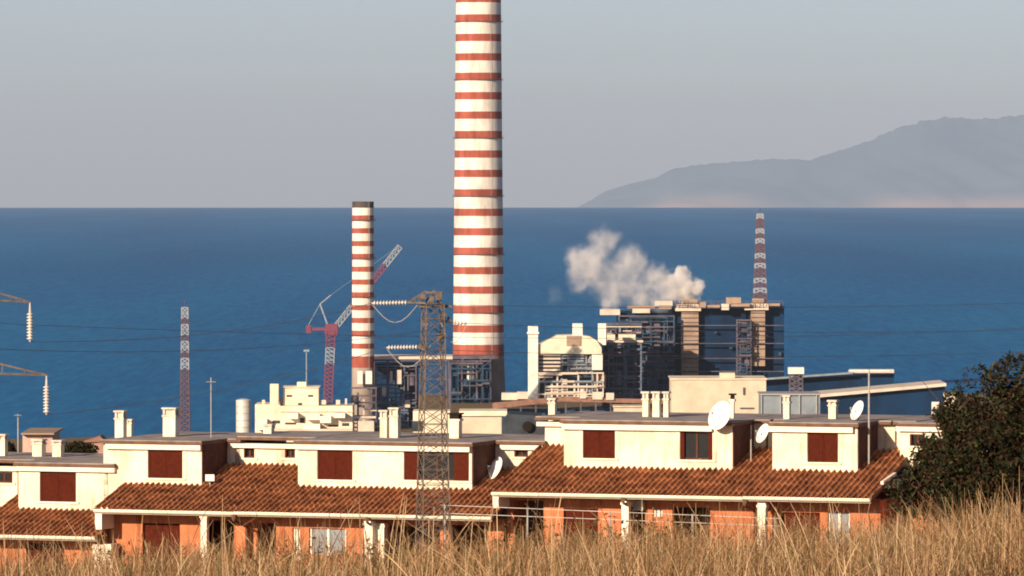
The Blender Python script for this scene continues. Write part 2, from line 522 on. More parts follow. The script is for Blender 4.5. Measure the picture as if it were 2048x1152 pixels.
def flue(par, base, px0, px1, py0, py1, v=5.5, cap='slab'):
    u0, z1 = hp(px0, py0, v); u1, z0 = hp(px1, py1, v)
    c = (u0 + u1) / 2; wdt = (u1 - u0)
    dpt = min(wdt, .42)
    mb = MB()
    hh = z1 - z0
    mb.box(u0 + .03, u1 - .03, v, v + dpt - .06, z0 - .6, z1 - .32 * min(1, hh))
    # vented head and lid
    top = z1 - .32 * min(1, hh)
    if cap == 'dark':
        mb.box(u0 - .01, u1 + .01, v - .03, v + dpt - .03, top, top + .07)
        mb.box(u0 + .03, u1 - .03, v, v + dpt - .06, top + .07, z1 - .05, 2)
        mb.box(u0 - .02, u1 + .02, v - .05, v + dpt - .01, z1 - .05, z1, 2)
    else:
        mb.box(u0, u1, v - .03, v + dpt - .03, top, top + .06, 1)
        for k in range(2):
            a = u0 + .03 + k * (wdt - .13); mb.box(a, a + .07, v, v + .07, top + .06, z1 - .06, 1)
            mb.box(a, a + .07, v + dpt - .13, v + dpt - .06, top + .06, z1 - .06, 1)
        mb.box(u0 + .09, u1 - .09, v + .06, v + dpt - .12, top + .06, z1 - .09, 1)
        mb.box(u0 - .01, u1 + .01, v - .04, v + dpt - .02, z1 - .06, z1, 1)
    return mb.build("chimney", [M_cream, M_panel2, M_dark], par, base)
M_panel2 = mat("flue_head_render", (.60, .54, .46), .9, .15, 4)

def house(label, pxl, pxr, gy, gv_l=True, vtop=4.7):
    """frame of one house: tiled roof, gutter, lower wall. gy = pixel row of the gutter at its left end"""
    u0, zg = hp(pxl, gy, 0.0); u1, _ = hp(pxr, gy, 0.0)
    zf = 116.0
    bu = (u0 + u1) / 2
    base = (bu, 1.0, zf)
    root = thing("terraced_house", row_world(bu, 1.0, zf), -PHI, label, "house", "terraced houses with tiled roofs below the hill")
    return root, base, u0, u1, zg

def roof_and_gutter(root, base, u0, u1, zg, vtop=4.7, corbel=True, gh=.15, v0=0.0):
    mb = MB(); tiles(mb, u0, u1, v0 - .06, vtop, zg + .04, SL)
    r = mb.build("tiled_roof", M_tile, root, base, smooth=False)
    g = MB()
    # gutter trough with rounded face
    n = 8; prof = []
    for i in range(n + 1):
        t = math.pi * i / n
        prof.append((v0 - .10 - .075 * math.cos(t) , zg + .02 - gh * math.sin(t) * .75))
    for a, b in zip(prof, prof[1:]):
        g.face([(u0, a[0], a[1]), (u1, a[0], a[1]), (u1, b[0], b[1]), (u0, b[0], b[1])])
    g.face([(u0, p[0], p[1]) for p in prof]); g.face([(u1, p[0], p[1]) for p in prof][::-1])
    g.box(u0, u1, v0 - .02, v0 + .03, zg - .13, zg - .005)
    g.build("gutter", M_trim, root, base)
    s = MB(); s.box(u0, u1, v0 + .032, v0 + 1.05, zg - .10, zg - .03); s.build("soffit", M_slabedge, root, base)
    v = MB()
    for uu, sg in ((u0, -1), (u1, 1)):
        p = [(v0, zg - .10), (vtop, zg - .10 + SL * vtop), (vtop, zg + .03 + SL * vtop), (v0, zg + .03)]
        a, b = (uu, uu + .03 * sg) if True else 0
        v.face([(a, q[0], q[1]) for q in p]); v.face([(b, q[0], q[1]) for q in p][::-1])
        for i in range(4):
            q, w_ = p[i], p[(i + 1) % 4]
            v.face([(a, q[0], q[1]), (b, q[0], q[1]), (b, w_[0], w_[1]), (a, w_[0], w_[1])])
    build_split(v, "verge_board", M_slabedge, root, base)
    return r

def lower_wall(root, base, spec, u0, u1, zg, v=1.05):
    """spec: list of (px0, px1, kind) openings in pixel columns, kind (top py, bottom py, 'door'/'void'/'window')"""
    holes = []
    for (a, b, c, d, kind) in spec:
        ua, z1 = hp(a, c, v); ub, z0 = hp(b, d, v)
        holes.append((max(ua, u0), min(ub, u1), max(z0, 116.05), z1))
    mb = MB(); wall_holes(mb, u0, u1, 115.5, zg - .104, v, v + .25, holes)
    mb.box(u0, u0 + .25, v + .25, 8.7, 115.5, zg - .104); mb.box(u1 - .25, u1, v + .25, 8.7, 115.5, zg - .104)
    mb.box(u0 + .25, u1 - .25, 8.5, 8.7, 115.5, zg - .104)
    wl = mb.build("wall", M_orange, root, base)
    for h, s in zip(holes, spec):
        kind = s[4]
        if kind == 'void':
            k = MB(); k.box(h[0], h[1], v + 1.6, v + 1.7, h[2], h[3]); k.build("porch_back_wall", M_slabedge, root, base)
        elif kind == 'door':
            k = MB(); c = (h[0] + h[1]) / 2
            for a, b in ((h[0], c - .01), (c + .01, h[1])):
                k.box(a, b, v + .12, v + .17, h[2], h[3])
                for q in range(4):
                    zz = h[2] + (h[3] - h[2]) * (q + .12) / 4; k.box(a + .08, b - .08, v + .105, v + .119, zz, zz + (h[3] - h[2]) / 5)
            k.build("door", M_shut, root, base)
        else:
            k = MB(); k.box(h[0], h[1], v + .12, v + .14, h[2], h[3]); k.build("pane", M_blueg, root, base)
            f = MB(); f.box(h[0], h[0] + .06, v + .08, v + .118, h[2], h[3]); f.box(h[1] - .06, h[1], v + .08, v + .118, h[2], h[3])
            c = (h[0] + h[1]) / 2; f.box(c - .04, c + .04, v + .08, v + .118, h[2], h[3]); build_split(f, "window_frame", M_trim, root, base)
    return wl

def post(root, base, px0, px1, py0, v=-.0, m=None, name="column"):
    u0, z1 = hp(px0, py0, v); u1, _ = hp(px1, py0, v)
    k = MB(); k.box(u0, u1, v, v + (u1 - u0), 115.6, z1)
    k.box(u0 - .03, u1 + .03, v - .03, v + (u1 - u0) + .03, z1 - .14, z1 - .06)
    return k.build(name, m or M_trim, root, base)

VD = 2.45
def zroof(zg, v): return zg + .04 + SL * v

# --- house one (far left, lower terrace)
root, base, u0, u1, zg = house("low terraced house at far left edge with one shuttered dormer and pale column", -60, 197, 1069)
u1 = hp(193, 1069, 0)[0]
r = roof_and_gutter(root, base, u0, u1, zg, 4.9)
d, a, b, zt = dormer(root, base, 37, 216, 931, 941, [(80, 152, 943, 1004, 'closed')], VD, zg + .3, fpx=(36, 232))
d2, a2, b2, zt2 = dormer(root, base, -60, 35, 931, 940, [(-10, 25, 944, 966, 'dark')], 4.3, zg + .7)
fr = flat_roof(root, base, [(a - .1, hp(234, 931, VD)[0], VD - .22, 9.0), (a - 4.5, a - .104, 4.05, 9.0)], zt)
for q in ((-6, 11, 868, 912), (63, 85, 878, 913), (103, 123, 880, 913)): flue(fr, base, *q, v=6.2)
lower_wall(root, base, [(52, 128, 1086, 1190, 'door')], u0, u1, zg)
post(root, base, 186, 222, 1088, v=.35)
# --- house two
root, base, u0, u1, zg = house("terraced house left of centre with a single shuttered dormer and three roof flues", 190, 470, 1019)
r = roof_and_gutter(root, base, u0, u1, zg, 4.75)
d, a, b, zt = dormer(root, base, 207, 403, 886, 897, [(296, 365, 897, 957, 'closed')], VD, zg + .3, fpx=(214, 404))
wl = MB(); uu = hp(470, 1000, 4.6)[0]
wl.box(b + .034, uu + .3, 4.6, 4.8, zg + .8, zt - .004); build_split(wl, "set_back_wall", M_cream, root, base)
fr = flat_roof(root, base, [(a - .08, b + .10, VD - .22, 9.0), (b + .104, uu + .3, 4.35, 9.0)], zt)
for q in ((228, 248, 821, 878), (324, 352, 815, 874)): flue(fr, base, *q, v=5.2)
flue(fr, base, 251, 264, 838, 870, v=7.5)
lower_wall(root, base, [(285, 360, 1046, 1190, 'door'), (404, 468, 1040, 1190, 'void')], u0, u1, zg)
cb = MB(); cb.box(u0, u0 + .24, -.0, 1.04, zg - .66, zg - .13); cb.build("roof_end_board", M_trim, root, base)
post(root, base, 401, 413, 1027, v=.1)
# --- house three
root, base, u0, u1, zg = house("wide middle terraced house with a broad two-window dormer and a set-back attic window", 470.6, 986, 1024)
u1 = hp(985, 1024, 0)[0]
r = roof_and_gutter(root, base, u0, u1, zg, 4.75)
d, a, b, zt = dormer(root, base, 596, 944, 887, 898, [(635, 705, 899, 960, 'closed'), (808, 938, 900, 962, 'half')], VD, zg + .3, fpx=(594, 942))
d2, a2, b2, zt2 = dormer(root, base, 470, 612, 886, 895, [(488, 509, 896, 916, 'dark'), (570, 590, 896, 916, 'dark')], 4.6, zg + .8, fpx=(462, 600))
d3, a3, b3, zt3 = dormer(root, base, 968, 1100, 887, 898, [(1029, 1056, 899, 914, 'dark')], 4.6, zg + .8, fpx=(1003, 1088))
uu = hp(1095, 887, 4.6)[0]
fr = flat_roof(root, base, [(a - .08, b + .1, VD - .22, 9.0), (hp(478, 887, 4.6)[0], a - .084, 4.35, 9.0), (b + .104, uu, 4.35, 9.0)], zt)
for q in ((758, 775, 820, 878), (777, 797, 815, 878)): flue(fr, base, *q, v=4.9)
flue(fr, base, 897, 919, 826, 876, v=5.2, cap='dark')
flue(fr, base, 525, 544, 848, 874, v=6.5)
lower_wall(root, base, [(480, 552, 1045, 1190, 'void'), (585, 600, 1056, 1190, 'window'), (618, 692, 1056, 1112, 'window'), (775, 880, 1052, 1190, 'void'), (900, 975, 1050, 1190, 'void')], u0, u1, zg)
post(root, base, 728, 745, 1042, v=.2); post(root, base, 749, 768, 1046, v=.5)
# --- house four
root, base, u0, u1, zg = house("terraced house right of centre with a bright dormer, one shutter closed and one window open", 985.5, 1488, 985)
r = roof_and_gutter(root, base, u0, u1, zg, 4.9)
d, a, b, zt = dormer(root, base, 1128, 1465, 846, 858, [(1166, 1230, 858, 917, 'closed'), (1360, 1425, 860, 920, 'dark')], VD, zg + .3, fpx=(1127, 1426))
d2, a2, b2, zt2 = dormer(root, base, 1090, 1200, 843, 852, [], 4.6, zg + .8, fpx=(1076, 1190))
uu = hp(1547, 850, 4.6)[0]
wl = MB(); wl.box(b + .034, hp(1532, 850, 4.6)[0], 4.6, 4.8, zg + .8, zt - .004); build_split(wl, "set_back_wall", M_cream, root, base)
fr = flat_roof(root, base, [(a - .08, b + .1, VD - .22, 9.0), (hp(1074, 846, 4.6)[0], a - .084, 4.35, 9.0), (b + .104, hp(1546, 850, 4.6)[0], 4.35, 9.0)], zt)
flue(fr, base, 1095, 1111, 796, 834, v=6.0)
for q in ((1283, 1298, 783, 838), (1303, 1320, 783, 838), (1325, 1338, 783, 838)): flue(fr, base, *q, v=5.2)
flue(fr, base, 1459, 1469, 787, 836, v=5.0, cap='dark')
cb = MB(); cb.box(u0, u0 + .2, -.0, 1.04, zg - .5, zg - .13); cb.build("roof_end_board", M_trim, root, base)
lower_wall(root, base, [(1000, 1087, 1000, 1190, 'void'), (1127, 1196, 1016, 1190, 'door'), (1244, 1290, 1012, 1190, 'void'), (1306, 1325, 1018, 1034, 'window'), (1345, 1420, 1014, 1190, 'void')], u0, u1, zg)
post(root, base, 1243, 1257, 1001, v=.2)
# --- house five
root, base, u0, u1, zg = house("terraced house on the right beside the dark bush with one narrow shuttered dormer", 1488.6, 1742, 993.5)
r = roof_and_gutter(root, base, u0, u1, zg, 5.2)
d, a, b, zt = dormer(root, base, 1545, 1715, 851, 863, [(1615, 1676, 864, 925, 'closed')], VD, zg + .3, fpx=(1538, 1708))
wl = MB(); wl.box(b + .034, hp(1800, 850, 4.6)[0], 4.6, 4.8, zg + .8, zt - .004)
wl.box(hp(1536, 850, 4.6)[0], a - .004, 4.6, 4.8, zg + .8, zt - .004); build_split(wl, "set_back_wall", M_cream, root, base)
fr = flat_roof(root, base, [(a - .08, b + .1, VD - .22, 9.0), (hp(1550, 850, 4.6)[0], a - .084, 4.35, 9.0), (b + .104, hp(1838, 850, 4.6)[0], 4.35, 9.0)], zt)
flue(fr, base, 1565, 1580, 790, 842, v=4.6); flue(fr, base, 1655, 1673, 800, 840, v=5.2)
lower_wall(root, base, [(1498, 1535, 1010, 1190, 'void'), (1560, 1640, 1024, 1190, 'door'), (1655, 1700, 1024, 1100, 'window')], u0, u1, zg)
post(root, base, 1515, 1531, 1006, v=.1)
# --- house six, next terrace, mostly behind the bush
root, base, u0, u1, zg = house("pale end of the next terrace half hidden behind the dark bush", 1790, 2180, 965)
rb = ROW
mb = MB(); tiles(mb, u0, u1, 1.0, 4.6, zg, SL); mb.build("tiled_roof", M_tile, root, base)
d, a, b, zt = dormer(root, base, 1800, 1990, 852, 862, [(1820, 1850, 868, 892, 'dark')], 4.0, zg + .3, fpx=(1794, 1990))
flat_roof(root, base, [(a - .05, b, 3.8, 9.0)], zt)
g = MB(); ua, za = hp(1764, 966, 1.0); ub, zb_ = hp(1790, 948, 2.2); g.bar((ua, 1.0, za), (ub, 2.2, zb_), .07); g.build("gutter", M_trim, root, base)
mb = MB(); mb.box(u0, u1, 1.9, 2.1, 115.5, zg - .05); mb.box(u0, u0 + .2, 2.1, 8.6, 115.5, zg - .05); mb.build("wall", M_orange, root, base)

# ------------------------------------------------------------------ things fixed to the houses
def dish(px, py, hh, v, label, tall, face=(-.86, -.50), tilt=.46, ar=None):
    """satellite dish centred on a pixel; hh = apparent height in pixels"""
    u, z = hp(px, py, v); p = row_world(u, v, z)
    R = hh / 2 * p.y / F_PX
    root = thing("satellite_dish", (p.x, p.y, p.z - tall), 0, label, "satellite dish", "white satellite dishes on the terraces")
    n = Vector((face[0], face[1], tilt)).normalized()
    a = n.cross(Vector((0, 0, 1))).normalized(); b = a.cross(n)
    c0 = Vector((0, 0, tall))
    mb = MB(); K = 28; rings = 5; idx = []
    for side in (0, 1):
        for j in range(rings + 1):
            rr = R * j / rings
            for i in range(K):
                t = 2 * math.pi * i / K
                mb.v.append(tuple(c0 + a * math.cos(t) * rr * .92 + b * math.sin(t) * rr + n * (.22 * R * (rr / R) ** 2 - side * .015)))
    for side in (0, 1):
        o = side * (rings + 1) * K
        for j in range(rings):
            for i in range(K):
                q = (o + j * K + i, o + j * K + (i + 1) % K, o + (j + 1) * K + (i + 1) % K, o + (j + 1) * K + i)
                mb.f.append(q if side == 0 else q[::-1]); mb.m.append(0)
    o1 = rings * K; o2 = (2 * rings + 1) * K
    for i in range(K):
        mb.f.append((o1 + i, o1 + (i + 1) % K, o2 + (i + 1) % K, o2 + i)); mb.m.append(0)
    mb.build("reflector", M_white, root, smooth=True)
    arm = MB(); tip = c0 + n * R * 1.0 - b * R * .1
    arm.bar(c0 - b * R * .95 + n * .2 * R, tip, .012); arm.bar(tip, tip - n * .09, .028, 0, 8); arm.build("feed_arm", M_steel, root)
    po = MB(); po.bar((0, .05, 0), (0, .05, tall), .022, 0, 8); po.bar((0, .05, tall), c0 - n * .02, .035, 0, 6); po.build("bracket", M_steel, root)
dish(1443, 833, 62, 2.25, "large white dish at the right end of the roof with the open dormer window", .5, face=(-.70, -.72), tilt=.42)
dish(1528, 868, 42, 3.2, "white dish on the shaded wall just left of the narrow right-hand dormer", .35)
dish(1717, 822, 42, 4.0, "white dish standing on the flat roof beside the tall aerial pole", .45)
dish(994, 938, 48, 3.6, "white dish on the shaded wall at the right end of the wide middle house", .4)

def aerial(px, py_top, py_bot, v, label, elements=None, r=.018):
    u, z1 = hp(px, py_top, v); _, z0 = hp(px, py_bot, v); p = row_world(u, v, z0)
    root = thing("roof_aerial", p, 0, label, "aerial", None)
    m = MB(); m.bar((0, 0, 0), (0, 0, z1 - z0), r, 0, 8); m.build("pole", M_steel, root)
    if elements:
        for (dz, half, sc) in elements:
            e = MB(); zz = z1 - z0 - dz
            e.bar((-half, 0, zz), (half, 0, zz), .022 if sc > 1 else .015, 0, 6)
            for i in range(7):
                x = -half + 2 * half * i / 6; e.bar((x, -.18, zz), (x, .18, zz), .008)
            e.build("antenna_head", M_white if sc > 1 else M_steel, root)
    return root
aerial(1738, 739, 935, 3.0, "tall grey aerial pole with a long white crossbar right of the narrow dormer", [(.05, .66, 2)], .032)
aerial(422, 755, 880, 4.8, "thin pale aerial pole on the roof near the leftmost tall mast", [(.15, .16, 1)], .02)
aerial(36, 828, 905, 6.6, "short thin aerial on the low roof at far left", [(.05, .12, 1)], .022)
aerial(1502, 850, 940, 3.4, "thin pipe against the shaded wall between the two right-hand dormers", None, .025)
for (px, py0, lab) in ((734, 1032, "brown downpipe at the gutter joint of the wide middle house"), (1246, 992, "brown downpipe at the gutter joint of the house with the open dormer window"), (467, 1027, "brown downpipe between the second house and the wide middle house"), (1489, 996, "brown downpipe between the two right-hand houses")):
    u, z = hp(px, py0, -.12); p = row_world(u, -.12, 116.0); q = z - 116.0
    dp = thing("downpipe", p, -PHI, lab, "downpipe", "downpipes along the terraces")
    m = MB(); m.bar((0, 0, q - .05), (0, .02, q - .22), .05, 0, 8); m.bar((0, .02, q - .22), (0, 1.1, q - .5), .04, 0, 8); m.bar((0, 1.1, q - .5), (0, 1.1, 0), .04, 0, 8); m.build("pipe", M_slabedge, dp)
    m = MB(); m.box(-.07, .07, -.02, .06, q - .16, q + .08); m.build("hopper", M_slabedge, dp)
# lamp on the roof edge
u, z = hp(420, 957, 2.4); p = row_world(u, 2.4, z)
lr = thing("wall_lamp", (p.x, p.y, p.z - .1), 0, "small white floodlight on the tiles beside the pale post", "lamp")
m = MB(); m.box(-.13, .13, -.10, .02, .04, .22); m.box(-.15, .15, -.125, -.102, .02, .24); m.build("lamp_head", M_white, lr)
m = MB(); m.bar((0, 0, -.25), (0, 0, .04), .02, 0, 6); m.build("bracket", M_steel, lr)
# air conditioner under the eaves
u, z = hp(1264, 1020, .8); p = row_world(u, .8, z)
ac = thing("air_conditioner", p, -PHI, "pale air conditioner box under the eaves beside the short white column", "air conditioner")
m = MB(); m.box(0, .36, 0, .24, 0, .28); m.box(-.01, .37, -.01, .0, -.01, .29); m.build("casing", mat("ac_enamel", (.55, .58, .48), .5, .1, 5), ac)
m = MB(); m.lathe(0, 0, [(.10, 0), (.10, .012), (.02, .03)], 20)
m.v = [(x + .15, -.012 - z, y + .14) for x, y, z in m.v]; m.build("fan_grille", M_steel, ac)
# garden wire fence in front of the right houses
fc = thing("wire_fence", at(1250, 1045, 180) , 0, "thin pale wire fence strung in front of the right-hand houses", "fence")
bz = at(1250, 1045, 180)
m = MB()
for (pa, pb, ya, yb) in ((880, 1560, 1010, 1037), (880, 1560, 1026, 1052)):
    m.bar(at(pa, ya, 182) - bz, at(pb, yb, 179) - bz, .012)
m.build("wire", M_steel, fc)
for i in range(5):
    px = 890 + i * 165; t = (px - 880) / 680
    a = at(px, 1008 + 27 * t, 182 - 3 * t) - bz
    m = MB(); m.bar(a, a - Vector((0, 0, 2.0)), .03, 0, 6); m.build("fence_post", M_steel, fc)

# ------------------------------------------------------------------ power line: lattice pole and wires
def lattice(mb, c, w0, w1, z0, z1, nlev, r, matf=lambda t: 0, twist=.0, rb=None):
    """square lattice column; matf(t) gives the material by relative height"""
    rb = rb or r * .7
    def corner(t, k):
        ww = (w0 + (w1 - w0) * t) / 2; a = twist + math.pi / 4 + k * math.pi / 2
        return Vector((c[0] + ww * math.sqrt(2) * math.cos(a), c[1] + ww * math.sqrt(2) * math.sin(a), z0 + (z1 - z0) * t))
    for j in range(nlev):
        t0, t1 = j / nlev, (j + 1) / nlev; m = matf((t0 + t1) / 2)
        for k in range(4):
            mb.bar(corner(t0, k), corner(t1, k), r, m)
            mb.bar(corner(t0, k), corner(t1, (k + 1) % 4), rb, m)
            mb.bar(corner(t0, (k + 1) % 4), corner(t1, k), rb, m)
            mb.bar(corner(t1, k), corner(t1, (k + 1) % 4), rb, m)
PY = 150.0
pt = at(866, 582, PY); gz = ground_z(pt.x, PY)
pyl = thing("lattice_pylon", (pt.x, PY, gz), 0, "rusty lattice power pole rising in front of the wide middle house", "pylon", None)
m = MB(); H = pt.z - gz
lattice(m, (0, 0), .80, .44, -.3, H - .3, 22, .021, twist=.25, rb=.012)
m.build("lattice_mast", M_rust, pyl)
m = MB()
for k in range(4):
    a = .25 + math.pi / 4 + k * math.pi / 2
    m.bar((.28 * math.cos(a), .28 * math.sin(a), H - .35), (.03, 0, H + .02), .02)
m.box(-.36, .46, -.04, .04, H - .40, H - .34); m.box(-.2, .24, -.05, .05, H - .06, H - .01)
m.build("mast_head", M_rust, pyl)
tips = []
def pole_arm(pxt, pyt, pyb, pxe, dark=False):
    """arm to (pxt, pyt), then a tension insulator string on to column pxe"""
    tp = at(pxt, pyt, PY) - Vector((pt.x, PY, gz)); bz0 = at(866, pyb, PY).z - gz
    s = -1 if tp.x < 0 else 1
    m = MB()
    m.bar((s * .17, -.18, bz0), tp, .03); m.bar((s * .17, .18, bz0), tp, .03)
    m.bar((s * .17, 0, bz0 + .30), tp, .026)
    for i in range(1, 5):
        t = i / 5
        a = Vector((s * .17, -.18, bz0)).lerp(tp, t); b_ = Vector((s * .17, .18, bz0)).lerp(tp, t); c_ = Vector((s * .17, 0, bz0 + .3)).lerp(tp, t)
        m.bar(a, b_, .016); m.bar(a, c_, .016); m.bar(b_, c_, .016)
    m.build("cross_arm", M_rust, pyl)
    e = at(pxe, pyt + 1.5, PY) - Vector((pt.x, PY, gz)); L = abs(e.x - tp.x)
    i_ = MB(); n = max(4, int(L / .075)); prof = [(.012, 0)]
    for k in range(n): prof += [(r, .02 + k * L * .94 / n + dz) for r, dz in ((.02, 0), (.06, .014), (.06, .03), (.02, .045))]
    prof.append((.012, L))
    i_.lathe(0, 0, prof, 14)
    i_.v = [(tp.x + s * z, tp.y + y, tp.z + x - .02 * z) for x, y, z in i_.v]
    i_.build("insulator", M_insul, pyl, smooth=True)
    j_ = MB(); pts = [Vector((tp.x + s * L, tp.y, tp.z - .02 * L))]
    for k in range(1, 9):
        t = k / 8; pts.append(Vector((tp.x + s * L * (1 - t) - s * .3 * t, tp.y, tp.z + .03 * t - .5 * math.sin(math.pi * t))))
    j_.path(pts, .012); j_.build("jumper_cable", M_wire, pyl)
    tips.append(Vector((pt.x + tp.x + s * L, PY, gz + tp.z - .02 * L)))
pole_arm(815, 605, 606, 742); pole_arm(906, 646, 640, 934); pole_arm(836, 694, 700, 772)
m = MB()
for k, (a, b, c, d) in enumerate(((840, 588, 852, 598), (870, 584, 884, 600), (858, 592, 868, 606), (846, 640, 856, 652), (874, 668, 886, 682))):
    p = at(a, b, PY) - Vector((pt.x, PY, gz)); q = at(c, d, PY) - Vector((pt.x, PY, gz)); m.box(p.x, q.x, -.22 + .02 * k, -.08, q.z, p.z)
build_split(m, "switch_box", M_rust, pyl, (0, 0, 0))

# neighbouring tower, out of frame at the left, its arm ends reach into the picture
LY = 112.0
lt = at(-210, 700, LY); gl = ground_z(lt.x, LY)
ltw = thing("transmission_tower", (lt.x, LY, gl), 0, "pale arm ends with hanging insulator strings entering at the left edge", "pylon")
m = MB(); lattice(m, (0, 0), 1.6, .7, -.3, 14.0, 14, .05, rb=.03); m.build("lattice_mast", M_rust, ltw)
ltips = []
for (tx, ty, yy) in ((60, 604, 592), (93, 750, 742)):
    tp = at(tx, ty, LY) - Vector((lt.x, LY, gl)); bb = at(-210, yy, LY) - Vector((lt.x, LY, gl))
    m = MB()
    m.bar((.35, -.3, bb.z), tp, .022); m.bar((.35, .3, bb.z), tp, .022); m.bar((.35, 0, bb.z + .5), tp, .022)
    for i in range(1, 6):
        t = i / 6; m.bar(Vector((.35, -.3, bb.z)).lerp(tp, t), Vector((.35, 0, bb.z + .5)).lerp(tp, t), .012); m.bar(Vector((.35, .3, bb.z)).lerp(tp, t), Vector((.35, -.3, bb.z)).lerp(tp, min(1, t + .1)), .012)
    m.build("cross_arm", M_rust, ltw)
    i_ = MB(); z0 = tp.z
    i_.lathe(tp.x, tp.y, [(.014, z0 - .72)] + [(r, z0 - .68 + k * .055 + dz) for k in range(9) for r, dz in ((.025, 0), (.062, .012), (.062, .026), (.025, .038))] + [(.012, z0)], 14)
    i_.build("insulator", M_insul, ltw, smooth=True)
    ltips.append(tp + Vector((lt.x, LY, gl)) - Vector((0, 0, .72)))
def wire(a, b, sag, label, r=.008):
    n = 28; pts = []
    for i in range(n + 1):
        t = i / n; p = Vector(a).lerp(Vector(b), t); p.z -= sag * 4 * t * (1 - t); pts.append(p)
    m = MB(); m.path(pts, r); o = m.build("power_wire", M_wire)
    tag(o, label, "wire", "power line wires crossing the sea view")
wire(ltips[0], tips[0], .25, "upper wire sagging from the left edge to the lattice pole's long left arm")
wire(ltips[1], tips[2], .2, "lower wire running from the left edge to the lattice pole's short left arm")
wire(at(-150, 690, LY), tips[1], .35, "wire from the left edge crossing to the lattice pole's right-hand arm")
wire(at(-150, 640, LY + 20), at(2300, 640, 210), .5, "faint long wire passing behind the lattice pole across the whole picture", .007)
wire(tips[0], at(2300, 596, 210), .2, "topmost wire leaving the lattice pole towards the right edge")
wire(tips[1], at(2300, 648, 210), .25, "middle wire leaving the lattice pole towards the right edge")
wire(tips[2], at(2300, 690, 210), .3, "lowest wire leaving the lattice pole towards the right edge")

# ------------------------------------------------------------------ the power station
def pt0(px, Y): return Vector(((px - 1024) / F_PX * Y, Y, 2.0))
def pbox(mb, px0, py0, px1, py1, Y, dep, m=0):
    a = at(px0, py0, Y); b = at(px1, py1, Y)
    mb.box(a.x, b.x, Y, Y + dep, b.z, a.z, m)
def plant(name, px, Y, label, cat, group=None):
    o = thing(name, pt0(px, Y), 0, label, cat, group); return o, pt0(px, Y)

def stack(px_c, Y, top_py, w_top, w_ref, py_ref, bands, label, low_py, extra_top=False):
    """bands: list of (py top, py bottom) of white paint; between them red"""
    root, bs = plant("striped_chimney", px_c, Y, label, "chimney", "red and white striped power station chimneys")
    def rad(py):
        return (w_top + (w_ref - w_top) * (py - top_py) / (py_ref - top_py)) / 2 * Y / F_PX
    edges = []
    for (a, b) in bands: edges += [(a, b, 0)]
    seq = []; cur = low_py
    for (a, b) in sorted(bands, reverse=True):
        if b < cur: seq.append((cur, b, 1))
        seq.append((b, a, 0)); cur = a
    seq.append((cur, top_py, 1))
    prof = [(rad(1000) * 1.02, 1.0), (rad(low_py), at(0, low_py, Y).z)]; ms = [2]
    for (a, b, mm) in seq:
        prof.append((rad(b), at(0, b, Y).z)); ms.append(mm)
    if extra_top: ms[-1] = 3
    ztop = prof[-1][1]; rt = prof[-1][0]
    prof += [(rt * .86, ztop), (rt * .86, ztop - 4)]; ms += [3, 3]
    mb = MB(); mb.lathe(bs.x, Y, prof, 64, ms, cap=False)
    sh = mb.build("shaft", [M_swhite, M_sred, M_concrete, M_soot], root, bs)
    for p in sh.data.polygons: p.use_smooth = True
    # platforms with rails
    for k, (a, b, mm) in enumerate(seq):
        if k % 6 == 3:
            z = at(0, b, Y).z; r = rad(b)
            g = MB(); g.lathe(bs.x, Y, [(r, z), (r + .9, z + .02), (r + .9, z + .3), (r, z + .3)], 48, cap=False)
            for i in range(24):
                t = 2 * math.pi * i / 24; g.bar((bs.x + (r + .85) * math.cos(t), Y + (r + .85) * math.sin(t), z), (bs.x + (r + .85) * math.cos(t), Y + (r + .85) * math.sin(t), z + 1.3), .06)
            g.build("walkway", M_masthaze, root, bs)
    # ladder cage on the lit side
    g = MB()
    zb = at(0, low_py, Y).z; t = math.radians(-58)
    for q in (-.25, .25):
        g.bar((bs.x + (rad(low_py) + .15) * math.cos(t) + q, Y + (rad(low_py) + .15) * math.sin(t), zb), (bs.x + (rt + .15) * math.cos(t) + q, Y + (rt + .15) * math.sin(t), ztop), .05)
    g.build("ladder", M_steel, root, bs)
    return root
bands = [(-150 + 38.75 * i + 3 + .0, -150 + 38.75 * i + 28) for i in range(22)]
bands = [(5.5 + 38.75 * i, 29.5 + 38.75 * i) for i in range(-3, 18)]
BIG = stack(957, 3400, -112, 88, 102, 690, bands, "giant red and white striped chimney running off the top of the picture", 712)
sb = [(415.5 + 25.6 * i, 430.5 + 25.6 * i) for i in range(0, 12)]
stack(726, 3020, 403, 43, 45, 800, sb, "shorter slender striped chimney with a dark grey rim", 735, True)

# boiler frames around the two chimneys
root, bs = plant("boiler_house", 800, 3040, "open steel boiler house with pale roof edge beside the slender chimney", "power station building")
m = MB(); pbox(m, 748, 727, 835, 880, 3060, 30, 0); m.build("cladding", M_clad, root, bs)
m = MB(); pbox(m, 716, 713, 905, 718.5, 3035, 34, 0); pbox(m, 716, 719, 905, 722, 3036, 32, 1); m.build("roof_slab", [M_panel, M_clad3], root, bs)
for px in (748, 775, 802, 834, 848, 900):
    m = MB(); pbox(m, px - 2, 722, px + 2, 880, 3037, 1.2); m.build("steel_column", M_clad3, root, bs)
for py in (738, 770, 795, 822):
    m = MB(); pbox(m, 750, py - 1.2, 832, py + 1.2, 3038.5, 1); m.build("floor_beam", M_clad3, root, bs)
for (a, c, b, d) in ((715, 742, 725, 768), (731, 742, 744, 768)):
    m = MB(); pbox(m, a, c, b, d, 3008, 3); m.build("window", M_pwhite, root, bs)
for (a, c, b, d) in ((793, 740, 803, 768), (780, 742, 785, 765), (764, 775, 772, 790), (810, 800, 820, 815)):
    m = MB(); pbox(m, a, c, b, d, 3034, 2); m.build("vent_box", M_panel, root, bs)
m = MB()
